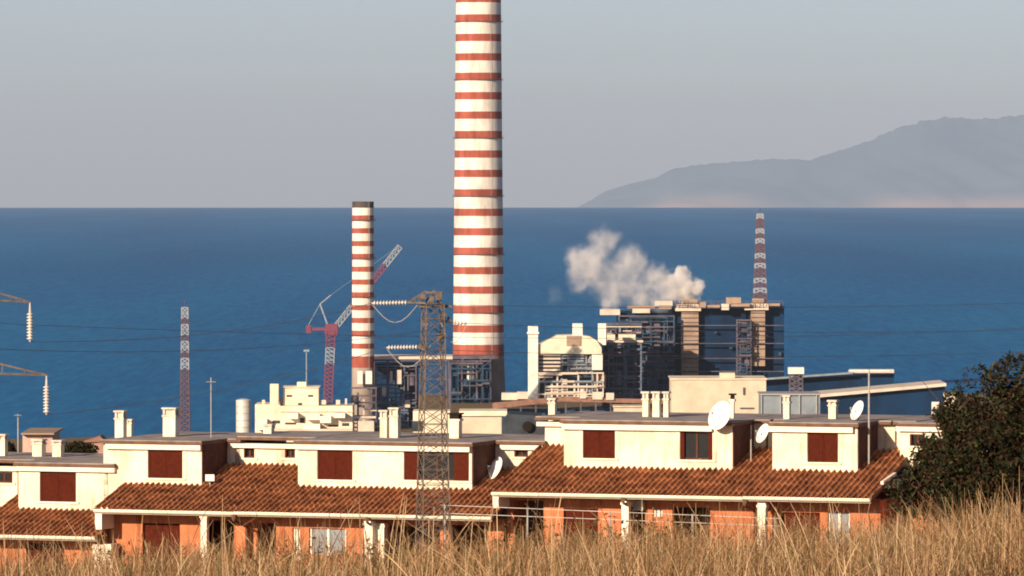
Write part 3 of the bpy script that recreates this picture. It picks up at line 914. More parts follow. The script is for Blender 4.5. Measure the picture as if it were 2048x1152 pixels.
for i in range(16):
    a = rnd.uniform(752, 828); c = rnd.uniform(726, 850); pbox(m, a, c, a + rnd.uniform(4, 16), c + rnd.uniform(2, 8), 3055, 5, 0)
build_split(m, "equipment", M_clad2, root, bs)

def rack(mb, px0, py0, px1, py1, Y, cols, rows, r=.35, mats=(0, 1)):
    """pipe rack: uneven columns, beams of uneven length, pipes, tanks and bracing"""
    fx = [0] + sorted((i + rnd.uniform(-.35, .35)) / cols for i in range(1, cols)) + [1]
    A = [at(px0 + (px1 - px0) * t, py0, Y) for t in fx]; zb = at(0, py1, Y).z; zt = A[0].z; H = zt - zb
    tops = [zt if k in (0, cols) else zt - H * rnd.choice((0, 0, .1, .25, .4)) for k in range(cols + 1)]
    for a, t_ in zip(A, tops):
        rr = r * rnd.uniform(.6, 1.25); mb.box(a.x - rr, a.x + rr, Y, Y + 2 * r, zb, t_, mats[rnd.random() < .3])
    for j in range(rows + 1):
        z = zt if j == rows else zb + H * (j + rnd.uniform(-.3, .3)) / rows
        a, b = (0, cols) if j == rows or rnd.random() < .3 else sorted(rnd.sample(range(cols + 1), 2))
        mb.box(A[a].x - r, A[b].x + r, Y - .2, Y + 2 * r + .2, z - r * .8, z + r * .8, mats[rnd.random() < .4])
        for k in range(2):
            zz = zb + H * rnd.random()
            a, b = sorted((rnd.randrange(cols + 1), rnd.randrange(cols + 1)))
            if a != b: mb.bar((A[a].x, Y - .5, zz), (A[b].x, Y - .5, zz), rnd.uniform(.3, 1.1) * r * 1.6, mats[rnd.random() < .35], 8)
    for i in range(cols):
        w_ = A[i + 1].x - A[i].x
        if rnd.random() < .5:
            j = rnd.randrange(rows); mb.bar((A[i].x, Y + r, zb + H * j / rows), (A[i + 1].x, Y + r, zb + H * (j + 1) / rows), r * .5, mats[0])
        if rnd.random() < .6 and rows > 2:
            z = zb + H * rnd.uniform(0, .75); h = H * rnd.uniform(.08, .3); rr = w_ * rnd.uniform(.3, .55)
            mb.lathe((A[i].x + A[i + 1].x) / 2, Y + 2, [(rr, z), (rr, z + h), (rr * .5, z + h + rr * .4)], 14, [mats[rnd.random() < .4]] * 2)
m = MB(); rack(m, 703, 776, 752, 868, 3000, 4, 6, .45); m.build("pipe_rack", [M_clad3, M_panel], root, bs)
m = MB(); rack(m, 752, 732, 832, 868, 3036, 6, 7, .4); m.build("pipe_rack", [M_clad3, M_blueg2], root, bs)
m = MB(); pbox(m, 716, 842, 748, 880, 2994, 4); m.build("pump_house", M_panel, root, bs)
root, bs = plant("turbine_hall", 950, 3350, "dark blue-grey plant block at the foot of the giant chimney", "power station building")
m = MB(); pbox(m, 898, 716, 982, 880, 3362, 20, 0); m.build("cladding", M_clad, root, bs)
m = MB(); pbox(m, 892, 712, 990, 718, 3358, 26); m.build("roof_slab", M_clad3, root, bs)
for (a, c, b, d, mm) in ((934, 730, 947, 760, M_pwhite), (905, 745, 925, 752, M_clad2), (955, 740, 975, 775, M_clad2), (915, 770, 950, 776, M_clad2)):
    m = MB(); pbox(m, a, c, b, d, 3356, 3); m.build("vent_box", mm, root, bs)
for px in (898, 925, 962, 981):
    m = MB(); pbox(m, px - 1.5, 718, px + 1.5, 880, 3357.5, 1.2); m.build("steel_column", M_clad3, root, bs)
m = MB(); rack(m, 900, 722, 980, 800, 3354, 6, 6, .4); m.build("pipe_rack", [M_clad3, M_clad2], root, bs)
m = MB(); pbox(m, 1003, 786, 1035, 800, 3300, 12); pbox(m, 1034, 784, 1064, 798, 3290, 12); build_split(m, "annex", M_panel, root, bs)

# white block with the curved roof
CW = 3250
root, bs = plant("filter_building", 1130, CW, "white industrial building with a curved bright roof left of the dark boiler blocks", "power station building")
m = MB()
pts = [(1076, 708), (1076, 690), (1095, 680), (1115, 671), (1160, 670), (1180, 673), (1194, 682), (1203, 696), (1203, 708)]
m.prism([(at(a, b, CW).x, at(a, b, CW).z) for a, b in pts], CW, CW + 22); m.build("curved_roof", M_lcream, root, bs)
m = MB(); pbox(m, 1133, 671.5, 1162, 692, CW - .5, 3); m.build("roof_panel", M_tan, root, bs)
m = MB(); pbox(m, 1056, 652, 1076, 800, CW - 2, 6); pbox(m, 1054, 664, 1078, 668, CW - 3, 8); m.build("stair_tower", M_pwhite, root, bs)
m = MB(); pbox(m, 1145, 647, 1165, 672, CW + 1, 6); pbox(m, 1196, 647, 1212, 690, CW + 4, 6); build_split(m, "roof_tower", M_pwhite, root, bs)
m = MB(); pbox(m, 1076, 708, 1204, 800, CW + 6, 15); m.build("cladding", M_clad2, root, bs)
m = MB(); pbox(m, 1124, 704, 1146, 745, CW + 4.5, 3); pbox(m, 1130, 765, 1180, 772, CW + 4.5, 3); build_split(m, "dark_bay", M_clad, root, bs)
m = MB()
for i in range(6): pbox(m, 1078, 708 + i * 7.5, 1121, 711.8 + i * 7.5, CW + 2, 4)
build_split(m, "louvres", M_panel, root, bs)
m = MB(); pbox(m, 1184, 707, 1205, 740, CW + .5, 5); m.build("bright_panel", M_pwhite, root, bs)
m = MB(); pbox(m, 1184, 749, 1212, 776, CW + .5, 5); m.build("tan_panel", M_tan, root, bs)
m = MB()
rack(m, 1078, 746, 1206, 800, CW - 2, 11, 5, .45)
m.build("pipe_rack", [M_panel, M_blueg], root, bs); m = MB()
for i in range(16):
    a = rnd.uniform(1080, 1178); c = rnd.uniform(752, 790); pbox(m, a, c, a + rnd.uniform(5, 24), c + rnd.uniform(2, 5), CW + 1 + i * .1, 4, i % 3)
build_split(m, "pipework", [M_panel, M_clad3, M_blueg], root, bs)
m = MB()
for i in range(8):
    a = 1150 + i * 4.2; pbox(m, a, 712, a + 2, 745, CW + 3, 2, i % 2)
build_split(m, "duct", [M_clad3, M_panel], root, bs)

# framed block
FB = 3280
m = MB(); rack(m, 1124, 708, 1184, 746, CW + 2, 6, 5, .4); m.build("pipe_rack", [M_blueg, M_clad3], root, bs)
root, bs = plant("framed_plant_block", 1245, FB, "grey steel-framed plant block with lit roof lights beside the curved roof", "power station building")
m = MB(); pbox(m, 1205, 684, 1282, 850, FB + 4, 20); pbox(m, 1212, 645, 1284, 683.8, FB + 10, 14); m.build("cladding", M_clad2, root, bs)
m = MB(); pbox(m, 1214, 669, 1230, 680, FB - 1, 4); pbox(m, 1237, 669, 1271, 680, FB - 1, 4); build_split(m, "roof_lights", M_lcream, root, bs)
m = MB(); pbox(m, 1203, 680.5, 1286, 685, FB, 4)
for py in (706, 731, 742, 757, 780): pbox(m, 1203, py, 1284, py + 2.2, FB, 2, 1)
for px in (1204, 1216, 1232, 1248, 1266, 1281): pbox(m, px, 685, px + 2.4, 850, FB + 2.1, 1.5, 1)
m.build("steel_frame", [M_panel, M_clad3], root, bs)
m = MB()
for i in range(20):
    a = rnd.uniform(1208, 1272); c = rnd.uniform(650, 800); pbox(m, a, c, a + rnd.uniform(4, 14), c + rnd.uniform(2, 9), FB + 3.6, 6.6, i % 3)
build_split(m, "equipment", [M_clad, M_clad3, M_blueg], root, bs)

m = MB(); rack(m, 1206, 688, 1282, 800, FB - 1.5, 6, 9, .42); m.build("pipe_rack", [M_blueg2, M_clad3], root, bs)
m = MB(); rack(m, 1214, 648, 1282, 668, FB + 6, 7, 3, .35); m.build("pipe_rack", [M_clad3, M_panel], root, bs)
# main boiler blocks
BB = 3340
root, bs = plant("boiler_block", 1400, BB, "huge dark blue boiler blocks with two pale lift towers below the steam", "power station building")
m = MB(); pbox(m, 1236, 626, 1345, 880, BB + 4, 60); pbox(m, 1345.2, 617, 1492, 880, BB + 8, 60); pbox(m, 1492.2, 612, 1568, 880, BB + 10, 60); m.build("cladding", M_clad, root, bs)
for px0, px1, y0, y1, cx0, cx1, c0, c1 in ((1363, 1397, 622, 752, 1350, 1402, 609, 622), (1502, 1530, 621, 702, 1489, 1537, 607, 620)):
    m = MB(); pbox(m, px0, y0, px1, y1 + 30, BB + 3, 10, 0)
    for k in range(int((y1 - y0) / 9)): pbox(m, px0 - .4, y0 + 9 * k + 4, px1 + .4, y0 + 9 * k + 5.2, BB + 2.4, 1, 1)
    pbox(m, cx0, c0, cx1, c1, BB + 1, 12, 2); pbox(m, px0 + 3, c0 - 10, px1 - 2, c0, BB + 2, 9, 0)
    m.build("lift_tower", [M_tan, M_clad3, M_panel], root, bs)
m = MB()
for (a, c, b, d, mm) in ((1200, 619, 1240, 630, 0), (1265, 616, 1300, 626, 0), (1310, 602, 1345, 612, 0), (1318, 611, 1343, 618, 1), (1255, 612, 1310, 617, 1),
                         (1443, 608, 1458, 620, 0), (1453, 595, 1482, 608, 1), (1462, 607, 1500, 613, 1), (1415, 610, 1440, 616, 1), (1400, 604, 1412, 616, 1), (1539, 607, 1560, 612, 1)):
    pbox(m, a, c, b, d, BB - 2, 10, mm)
build_split(m, "rooftop_plant", [M_panel, M_tan], root, bs)
m = MB()
for py in (650, 686, 716, 742): pbox(m, 1238, py, 1568, py + 1.6, BB + 1, 1.2)
m.build("gallery", [M_clad3, M_clad2], root, bs)
m = MB()
for i in range(46):
    a = rnd.uniform(1240, 1350); c = rnd.uniform(632, 780); pbox(m, a, c, a + rnd.uniform(3, 12), c + rnd.uniform(3, 20), BB + rnd.uniform(-1, 0), 3.4, rnd.choice((0, 0, 1, 2)))
for i in range(8):
    a = rnd.uniform(1405, 1560); c = rnd.uniform(630, 740); pbox(m, a, c, a + rnd.uniform(3, 8), c + rnd.uniform(3, 8), BB + 4 + i * .1, 5.4, 0)
build_split(m, "equipment", [M_clad2, M_blueg2, M_clad3], root, bs)
m = MB(); rack(m, 1238, 632, 1348, 790, BB - 4, 10, 13, .4); m.build("pipe_rack", [M_clad2, M_clad3], root, bs)
m = MB(); rack(m, 1345, 602, 1566, 614, BB - 1, 26, 1, .16); m.build("roof_railing", [M_clad3, M_clad3], root, bs)
m = MB(); rack(m, 1474, 640, 1502, 760, BB - 3, 3, 10, .35); m.build("stair_frame", [M_clad3, M_clad2], root, bs)
m = MB(); pbox(m, 1480, 640, 1501, 665, BB, 8); pbox(m, 1484, 690, 1500, 735, BB, 8); pbox(m, 1305, 640, 1320, 760, BB - 2, 5); build_split(m, "duct", M_clad3, root, bs)

def banded(px, Y, py0, py1, w0, w1, bands_, label, r, z_base=None, low=M_masthaze):
    root, bs = plant("lattice_mast", px, Y, label, "mast")
    a = at(px, py0, Y); zb = at(px, py1, Y).z
    if z_base is not None: zb = z_base
    z1 = a.z
    k = Y / F_PX
    def mf(t):
        py = py1 + (py0 - py1) * t if z_base is None else None
        z = zb + (z1 - zb) * t
        pyy = 336 + (EYE - z) * F_PX / Y
        for (q0, q1) in bands_:
            if q0 <= pyy <= q1: return 0
        return 1
    m = MB(); lattice(m, (a.x, Y), w1 * k, w0 * k, zb, z1, max(10, int((z1 - zb) / 2.6)), r, mf, rb=r * .8)
    m.build("lattice_column", [M_cwhite, low], root, bs)
    m = MB(); m.bar((a.x, Y, z1), (a.x, Y, z1 + 2.2), .15); m.lathe(a.x, Y, [(.5, z1 + 2.2), (.5, z1 + 2.8)], 10); m.build("beacon", M_masthaze, root, bs)
    return root
banded(1520, BB + 12, 428, 606, 11, 25, [(428 + 25 * i, 440 + 25 * i) for i in range(8)], "tapering banded lattice mast on top of the right boiler block", .62)
banded(370, 2890, 615, 868, 12, 19, [(613, 632), (650, 668), (683, 705), (715, 738)], "tall red and white banded mast alone at left against the sea", .42, z_base=2.0)

# cranes
def bar_seg(mb, p, q, w, r, cols, nlev):
    """lattice boom between two points with materials by relative length"""
    p = Vector(p); q = Vector(q); d = (q - p).normalized(); s = Vector((0, 1, 0)); n = d.cross(s).normalized()
    cs = [(s * a + n * b) * w / 2 for a, b in ((1, 1), (1, -1), (-1, -1), (-1, 1))]
    for j in range(nlev):
        a = p.lerp(q, j / nlev); b = p.lerp(q, (j + 1) / nlev); m = cols((j + .5) / nlev)
        for k in range(4):
            mb.bar(a + cs[k], b + cs[k], r, m); mb.bar(a + cs[k], b + cs[(k + 1) % 4], r * .8, m); mb.bar(b + cs[k], b + cs[(k + 1) % 4], r * .8, m)
CY = 3120
root, bs = plant("harbour_crane", 660, CY, "red and white harbour crane with its jib passing behind the slender chimney", "crane")
m = MB(); a = at(654, 820, CY); b = at(662, 662, CY); a.z = 2
bar_seg(m, a, b, 4.2, .36, lambda t: 0 if (.62 < t < .80) or t < .12 else 1, 22); m.build("crane_tower", [M_cwhite, M_cred], root, bs)
m = MB(); a = at(668, 658, CY); b = at(800, 493, CY)
bar_seg(m, a, b, 2.6, .36, lambda t: 0 if t > .76 or .06 < t < .28 else 1, 22); m.build("jib", [M_cwhite, M_cred], root, bs)
m = MB(); pbox(m, 650, 648, 675, 672, CY - 2, 5); pbox(m, 612, 655, 652, 661, CY - 1, 3); pbox(m, 612, 651, 622, 666, CY - 1.5, 4); m.build("cab", M_cred, root, bs)
m = MB(); m.bar(at(655, 650, CY), at(640, 608, CY), .5); m.bar(at(640, 608, CY), at(662, 590, CY), .4); m.bar(at(662, 590, CY), at(790, 497, CY), .08); m.bar(at(640, 608, CY), at(614, 655, CY), .2)
m.build("back_stay", M_cwhite, root, bs)

# lamp masts
for px, p0, lab in ((613, 700, "slim white floodlight pole left of the harbour crane"),):
    root, bs = plant("floodlight_pole", px, 3050, lab, "lamp post")
    m = MB(); t = at(px, p0, 3050); m.bar((t.x, 3050, 2), t, .45, 0, 8, .3); m.build("pole", M_cwhite, root, bs)
    m = MB(); m.box(t.x - 1.4, t.x + 1.4, 3049, 3051, t.z - .8, t.z + .2); m.build("lamp_head", M_cwhite, root, bs)

# ------------------------------------------------------------------ middle distance
def block(name, px, Y, label, cat="building"):
    b0 = pt0(px, Y); b0.z = ground_z(b0.x, Y) - .5
    return thing(name, b0, 0, label, cat), b0
# cream warehouse at left
WY = 1400
root, bs = block("cream_factory", 600, WY, "cream flat-roofed factory with a taller square block, left of the slender chimney")
m = MB(); pbox(m, 510, 812, 705, 1010, WY, 18, 0); pbox(m, 510, 809, 560, 812, WY + .2, 14, 0)
m.build("main_block", M_lcream, root, bs)
m = MB(); pbox(m, 566, 775, 637, 812, WY + 4, 9); pbox(m, 564, 773.6, 639, 775.4, WY + 3.6, 10); m.build("upper_block", M_lcream, root, bs)
m = MB(); pbox(m, 594, 764, 612, 773.5, WY + 6, 2.5); m.build("lift_housing", M_lcream, root, bs)
m = MB(); pbox(m, 540, 768, 557, 809, WY + 2, 2.5); m.build("stair_tower", M_lcream, root, bs)
for (a, c, b, d) in ((573, 790, 584, 793.5), (616, 790, 626, 793.5), (596, 806, 604, 810), (600, 836, 609, 846), (684, 846, 698, 852), (545, 841, 560, 847), (570, 845, 592, 849), (657, 850, 676, 853)):
    m = MB(); pbox(m, a, c, b, d, WY - .12 + (4 if d < 812 else 0), .3); m.build("window", M_darkroof, root, bs)
m = MB(); pbox(m, 560, 822, 706, 824, WY - .3, .3); pbox(m, 535, 858, 705, 862, WY - 3, 3); m.build("canopy", M_panel, root, bs)
m = MB()
for (a, c, b, d) in ((515, 838, 534, 860), (612, 828, 640, 840), (640, 832, 662, 846), (668, 826, 690, 836), (577, 826, 596, 838), (606, 848, 640, 858)): pbox(m, a, c, b, d, WY - 2.4, 2.2)
build_split(m, "annex", M_pwhite, root, b0 if False else bs)
m = MB()
for (a, c, b, d) in ((560, 796, 565, 812), (640, 800, 652, 809), (672, 800, 680, 809), (690, 797, 694, 809), (524, 800, 530, 809)): pbox(m, a, c, b, d, WY + 5, 1.5)
build_split(m, "roof_vent", M_panel, root, bs)
# tank
root, bs = block("storage_tank", 487, 1450, "silver cylindrical tank standing left of the cream factory", "tank")
a = at(472, 800, 1450); b = at(502, 800, 1450); cx = (a.x + b.x) / 2; R = (b.x - a.x) / 2
m = MB(); m.lathe(cx, 1450, [(R, bs.z), (R, a.z - .3), (R * 1.02, a.z - .3), (R * 1.02, a.z), (R * .5, a.z + .25), (.05, a.z + .35)], 36); m.build("shell", M_silver, root, bs)
m = MB()
for k in range(4): z = a.z - 1.6 * (k + 1); m.lathe(cx, 1450, [(R, z), (R + .06, z), (R + .06, z + .15), (R, z + .15)], 36, cap=False)
m.build("ring", M_steel, root, bs)
# walls, sheds right of pylon
root, bs = block("beige_outbuilding", 965, 1100, "low beige outbuilding with a pale parapet behind the middle roofs")
m = MB(); pbox(m, 920, 832, 1003, 1000, 1100, 10); m.build("wall", M_beige, root, bs)
m = MB(); pbox(m, 918, 822, 1014, 832, 1099.5, 11); m.build("parapet", M_lcream, root, bs)
root, bs = block("outbuilding", 862, 1150, "small pale outbuilding seen through the foot of the lattice pole's mast")
m = MB(); pbox(m, 826, 822, 900, 1000, 1150, 9); m.build("wall", M_lcream, root, bs)
m = MB(); pbox(m, 824, 842, 844, 862, 1149.7, .4); m.build("door", M_darkroof, root, bs)
root, bs = block("dark_roofed_shed", 1045, 900, "low shed with a dark blue-grey sloping roof and a round vent")
m = MB(); m.prism([(at(x, y, 900).x, at(x, y, 900).z) for x, y in ((1004, 900), (1004, 850), (1018, 828), (1082, 832), (1090, 850), (1090, 900))], 900, 912); m.build("roof", M_darkroof, root, bs)
m = MB(); p = at(1055, 853, 899.6); m.v = []; mm_ = MB(); mm_.lathe(0, 0, [(.75, 0), (.75, .3), (.2, .35)], 24); mm_.v = [(x * 1 + p.x, p.y - z, y + p.z) for x, y, z in mm_.v]; mm_.build("vent", M_dark, root, bs)
m = MB(); pbox(m, 1004, 872, 1090, 1000, 901, 10); m.build("wall", M_beige, root, bs)
# conveyor gallery
root, bs = plant("conveyor_gallery", 1170, 2950, "long low red-brown conveyor gallery below the white plant building", "conveyor")
m = MB()
a, b = at(985, 810, 2900), at(1345, 792, 3000)
m.prism([(at(985, 806, 2950).x, at(985, 806, 2950).z), (at(1120, 794, 2950).x, at(1120, 794, 2950).z), (at(1345, 800, 2950).x, at(1345, 800, 2950).z), (at(1345, 808, 2950).x, at(1345, 808, 2950).z), (at(1120, 803, 2950).x, at(1120, 803, 2950).z), (at(985, 818, 2950).x, at(985, 818, 2950).z)], 2950, 2956)
m.build("gallery", M_redbrown, root, bs)
m = MB(); pbox(m, 985, 818, 1300, 880, 2960, 8); m.build("lower_hall", M_clad2, root, bs)
for px in range(1010, 1340, 30):
    m = MB(); pbox(m, px, 803, px + 3, 870, 2951, 2); m.build("trestle", M_clad3, root, bs)
for (a, c, b, d) in ((1160, 786, 1172, 797), (1185, 784, 1205, 799), (1212, 786, 1228, 800)):
    m = MB(); pbox(m, a, c, b, d, 2949, 4); m.build("drive_box", M_panel, root, bs)
root, bs = block("pale_low_block", 1255, 1300, "low pale block left of the three roof flues and the big beige wall")
m = MB(); pbox(m, 1228, 814, 1285, 1000, 1300, 8); pbox(m, 1226, 812, 1287, 814.6, 1299.6, 9); m.build("wall", M_beige, root, bs)
# beige building right
root, bs = block("beige_factory", 1437, 1200, "large plain beige windowless building with a small rooftop box")
m = MB(); pbox(m, 1343, 759, 1532, 1000, 1200, 16); m.build("wall", M_lcream2 if False else M_beige, root, bs)
m = MB(); pbox(m, 1341, 757, 1534, 759.4, 1199.7, 17); m.build("parapet", M_lcream, root, bs)
m = MB(); pbox(m, 1440, 746, 1470, 756.9, 1203, 4); m.build("rooftop_box", M_beige, root, bs)
m = MB(); pbox(m, 1486, 775, 1490, 790, 1199.8, .3); pbox(m, 1480, 815, 1508, 818, 1199.8, .3); build_split(m, "vent", M_clad3, root, bs)
# sheds
root, bs = block("blue_grey_shed", 1560, 1000, "pale blue-grey sheet metal shed right of the beige building")
m = MB(); pbox(m, 1522, 790, 1640, 950, 1000, 10); m.build("wall", M_blueg, root, bs)
m = MB(); pbox(m, 1520, 787.5, 1642, 790.3, 999.6, 11)
for px in (1522, 1560, 1598, 1632): pbox(m, px, 790.3, px + 2.2, 950, 999.7, .25)
m.build("frame", M_steel, root, bs)
root, bs = plant("coal_shed", 1700, 3000, "long dark shed with a bright sunlit sloping roof edge at right", "shed")
m = MB(); P = lambda x, y, Y: (at(x, y, Y).x, at(x, y, Y).z)
m.prism([P(1580, 880, 3000), P(1580, 798, 3000), P(1640, 792, 3000), P(1890, 772, 3000), P(1890, 880, 3000)], 3000, 3040); m.build("wall", M_clad, root, bs)
m = MB(); m.prism([P(1610, 797, 2998), P(1610, 791, 2998), P(1892, 766, 2998), P(1892, 772, 2998)], 2996, 3042); m.build("roof_edge", M_panel, root, bs)
root, bs = plant("conveyor_shed", 1650, 3150, "dark conveyor building behind the sloping shed with a pale bar on its right end", "shed")
m = MB(); m.prism([P(1530, 880, 3150), P(1530, 760, 3150), P(1788, 748, 3150), P(1788, 880, 3150)], 3150, 3190); m.build("wall", M_clad, root, bs)
m = MB(); m.prism([P(1420, 767, 3148), P(1420, 763.5, 3148), P(1705, 743.5, 3148), P(1705, 747, 3148)], 3143, 3149.5); m.build("roof_edge", M_blueg, root, bs)
m = MB(); pbox(m, 1700, 739, 1788, 746, 3144, 8); m.build("head_house", M_panel, root, bs)
root, bs = plant("transfer_tower", 1592, 2900, "narrow steel transfer tower with a white box top in front of the dark sheds", "tower")
m = MB(); pbox(m, 1577, 735, 1608, 748, 2900, 8); m.build("top_box", M_pwhite, root, bs)
m = MB(); a = at(1592, 748, 2904); lattice(m, (a.x, 2904), 6.4, 5.6, 2, a.z, 14, .45); pbox(m, 1588, 748, 1604, 880, 2903, 2, 1); m.build("frame", [M_clad3, M_clad2], root, bs)
root, bs = block("pale_silo", 1898, 1600, "pale narrow silo tower peeping over the left side of the bush", "silo")
m = MB(); pbox(m, 1888, 786, 1910, 1000, 1600, 3); m.build("shaft", M_beige, root, bs)
m = MB(); pbox(m, 1864, 804, 1878, 1000, 1598, 2); m.build("side_tower", M_pwhite, root, bs)
# far left
root, bs = block("pink_house", 75, 300, "low pale pink rendered house with flat roof behind the far left flues", "house")
m = MB(); pbox(m, 45, 869, 105, 960, 300, 5); m.build("wall", mat("pink_render", (.55, .38, .32), .9, .15, 1), root, bs)
m = MB(); pbox(m, 42, 866, 108, 869.5, 299.6, 6); m.build("flat_roof", M_tan, root, bs)
root, bs = block("distant_pink_house", 190, 900, "tiny pinkish house by the shore just left of the double flue", "house")
m = MB(); pbox(m, 165, 884, 212, 960, 900, 5); m.build("wall", mat("faded_pink_render", (.40, .24, .20), .9, .15, 1), root, bs)
m = MB(); m.prism([P(163, 884, 900), P(200, 872, 900), P(214, 884, 900)], 899.6, 905.5); m.build("roof", M_redbrown, root, bs)

# ------------------------------------------------------------------ steam
def build_steam():
    SY = 3345.0
    blobs = [(1378, 576, 24, 6.0), (1360, 556, 20, 5.0), (1391, 582, 17, 4.0), (1376, 600, 16, 5.0), (1340, 572, 26, .9), (1318, 560, 28, .5), (1300, 565, 30, .24), (1262, 525, 36, .26), (1215, 560, 40, .20),
             (1262, 575, 34, .16), (1175, 528, 40, .34), (1208, 482, 30, .24), (1165, 560, 28, .2), (1225, 595, 30, .25), (1285, 600, 26, .3), (1320, 600, 24, .2), (1110, 590, 20, .03)]
    a = at(1070, 430, SY); b = at(1430, 625, SY)
    mb = MB(); mb.box(a.x, b.x, SY - 16, SY + 16, b.z, a.z)
    m = bpy.data.materials.new("steam_volume"); m.use_nodes = True; t = m.node_tree; t.nodes.clear()
    out = t.nodes.new("ShaderNodeOutputMaterial"); pv = t.nodes.new("ShaderNodeVolumePrincipled")
    tc = t.nodes.new("ShaderNodeTexCoord")
    n1 = t.nodes.new("ShaderNodeTexNoise"); n1.inputs["Scale"].default_value = .09; n1.inputs["Detail"].default_value = 5; n1.inputs["Roughness"].default_value = .6
    t.links.new(tc.outputs["Object"], n1.inputs["Vector"])
    # warp the coordinates so the lobes are ragged
    sub = t.nodes.new("ShaderNodeVectorMath"); sub.operation = 'SUBTRACT'; sub.inputs[1].default_value = (.5, .5, .5)
    sc = t.nodes.new("ShaderNodeVectorMath"); sc.operation = 'SCALE'; sc.inputs["Scale"].default_value = 19.0
    ad = t.nodes.new("ShaderNodeVectorMath"); ad.operation = 'ADD'
    t.links.new(n1.outputs["Color"], sub.inputs[0]); t.links.new(sub.outputs[0], sc.inputs[0]); t.links.new(sc.outputs[0], ad.inputs[0]); t.links.new(tc.outputs["Object"], ad.inputs[1])
    last = None
    c0 = (a + b) / 2; c0 = Vector((c0.x, SY, c0.z))
    for k, (px, py, r, dn) in enumerate(blobs):
        p = at(px, py, SY) - c0; p.y = 3 * math.sin(k * 2.4)
        ds = t.nodes.new("ShaderNodeVectorMath"); ds.operation = 'DISTANCE'; ds.inputs[1].default_value = p
        mr = t.nodes.new("ShaderNodeMapRange"); mr.interpolation_type = 'SMOOTHSTEP'
        R = r * SY / F_PX
        mr.inputs["From Min"].default_value = R * 1.3; mr.inputs["From Max"].default_value = R * .35; mr.inputs["To Min"].default_value = 0; mr.inputs["To Max"].default_value = dn
        t.links.new(ad.outputs[0], ds.inputs[0]); t.links.new(ds.outputs["Value"], mr.inputs["Value"])
        if last is None: last = mr.outputs[0]
        else:
            mx = t.nodes.new("ShaderNodeMath"); mx.operation = 'MAXIMUM'; t.links.new(last, mx.inputs[0]); t.links.new(mr.outputs[0], mx.inputs[1]); last = mx.outputs[0]
    n2 = t.nodes.new("ShaderNodeTexNoise"); n2.inputs["Scale"].default_value = .13; n2.inputs["Detail"].default_value = 6; n2.inputs["Roughness"].default_value = .62
    t.links.new(tc.outputs["Object"], n2.inputs["Vector"])
    mr = t.nodes.new("ShaderNodeMapRange"); mr.inputs["From Min"].default_value = .42; mr.inputs["From Max"].default_value = .62; mr.inputs["To Min"].default_value = .22
    t.links.new(n2.outputs[0], mr.inputs["Value"])
    mu = t.nodes.new("ShaderNodeMath"); mu.operation = 'MULTIPLY'; t.links.new(last, mu.inputs[0]); t.links.new(mr.outputs[0], mu.inputs[1])
    m2 = t.nodes.new("ShaderNodeMath"); m2.operation = 'MULTIPLY'; m2.inputs[1].default_value = .6; t.links.new(mu.outputs[0], m2.inputs[0])
    t.links.new(m2.outputs[0], pv.inputs["Density"]); pv.inputs["Color"].default_value = (.99, .98, .98, 1); pv.inputs["Anisotropy"].default_value = 0
    t.links.new(pv.outputs[0], out.inputs["Volume"])
    mb2 = MB(); mb2.box(a.x - c0.x, b.x - c0.x, -16, 16, b.z - c0.z, a.z - c0.z)
    o = mb2.build("steam", m); o.location = c0
    tag(o, "white steam billowing left from the boiler blocks", None, None, "stuff")
build_steam()

# ------------------------------------------------------------------ vegetation
def big_mesh(name, V, Fq, mats, mi, parent=None):
    me = bpy.data.meshes.new(name)
    nv, nf, k = len(V), len(Fq), Fq.shape[1]
    me.vertices.add(nv); me.vertices.foreach_set("co", V.astype(np.float32).ravel())
    me.loops.add(nf * k); me.loops.foreach_set("vertex_index", Fq.astype(np.int32).ravel())
    me.polygons.add(nf); me.polygons.foreach_set("loop_start", np.arange(nf, dtype=np.int32) * k)
    try: me.polygons.foreach_set("loop_total", np.full(nf, k, np.int32))
    except Exception: pass
    for m in mats: me.materials.append(m)
    me.polygons.foreach_set("material_index", mi.astype(np.int32))
    me.update(calc_edges=True)
    o = bpy.data.objects.new(name, me); C.objects.link(o)
    if parent is not None: o.parent = parent
    return o
G_straw = mat("straw_gold", (.37, .24, .135), .9, .2, 6, col2=(.22, .13, .065), spec=.03)
G_pale = mat("straw_pale", (.50, .35, .21), .9, .15, 6, spec=.03)
G_brown = mat("straw_brown", (.15, .07, .03), .85, .2, 6)
G_olive = mat("weed_olive", (.10, .085, .028), .85, .25, 6)
G_leaf1 = mat("leaf_dark_green", (.018, .022, .009), .7, .3, 5)
G_leaf2 = mat("leaf_brown_green", (.045, .022, .012), .75, .3, 5)
G_leaf3 = mat("leaf_bright_green", (.055, .062, .020), .7, .2, 5)
G_bark = mat("bark", (.10, .07, .05), .9, .3, 8)

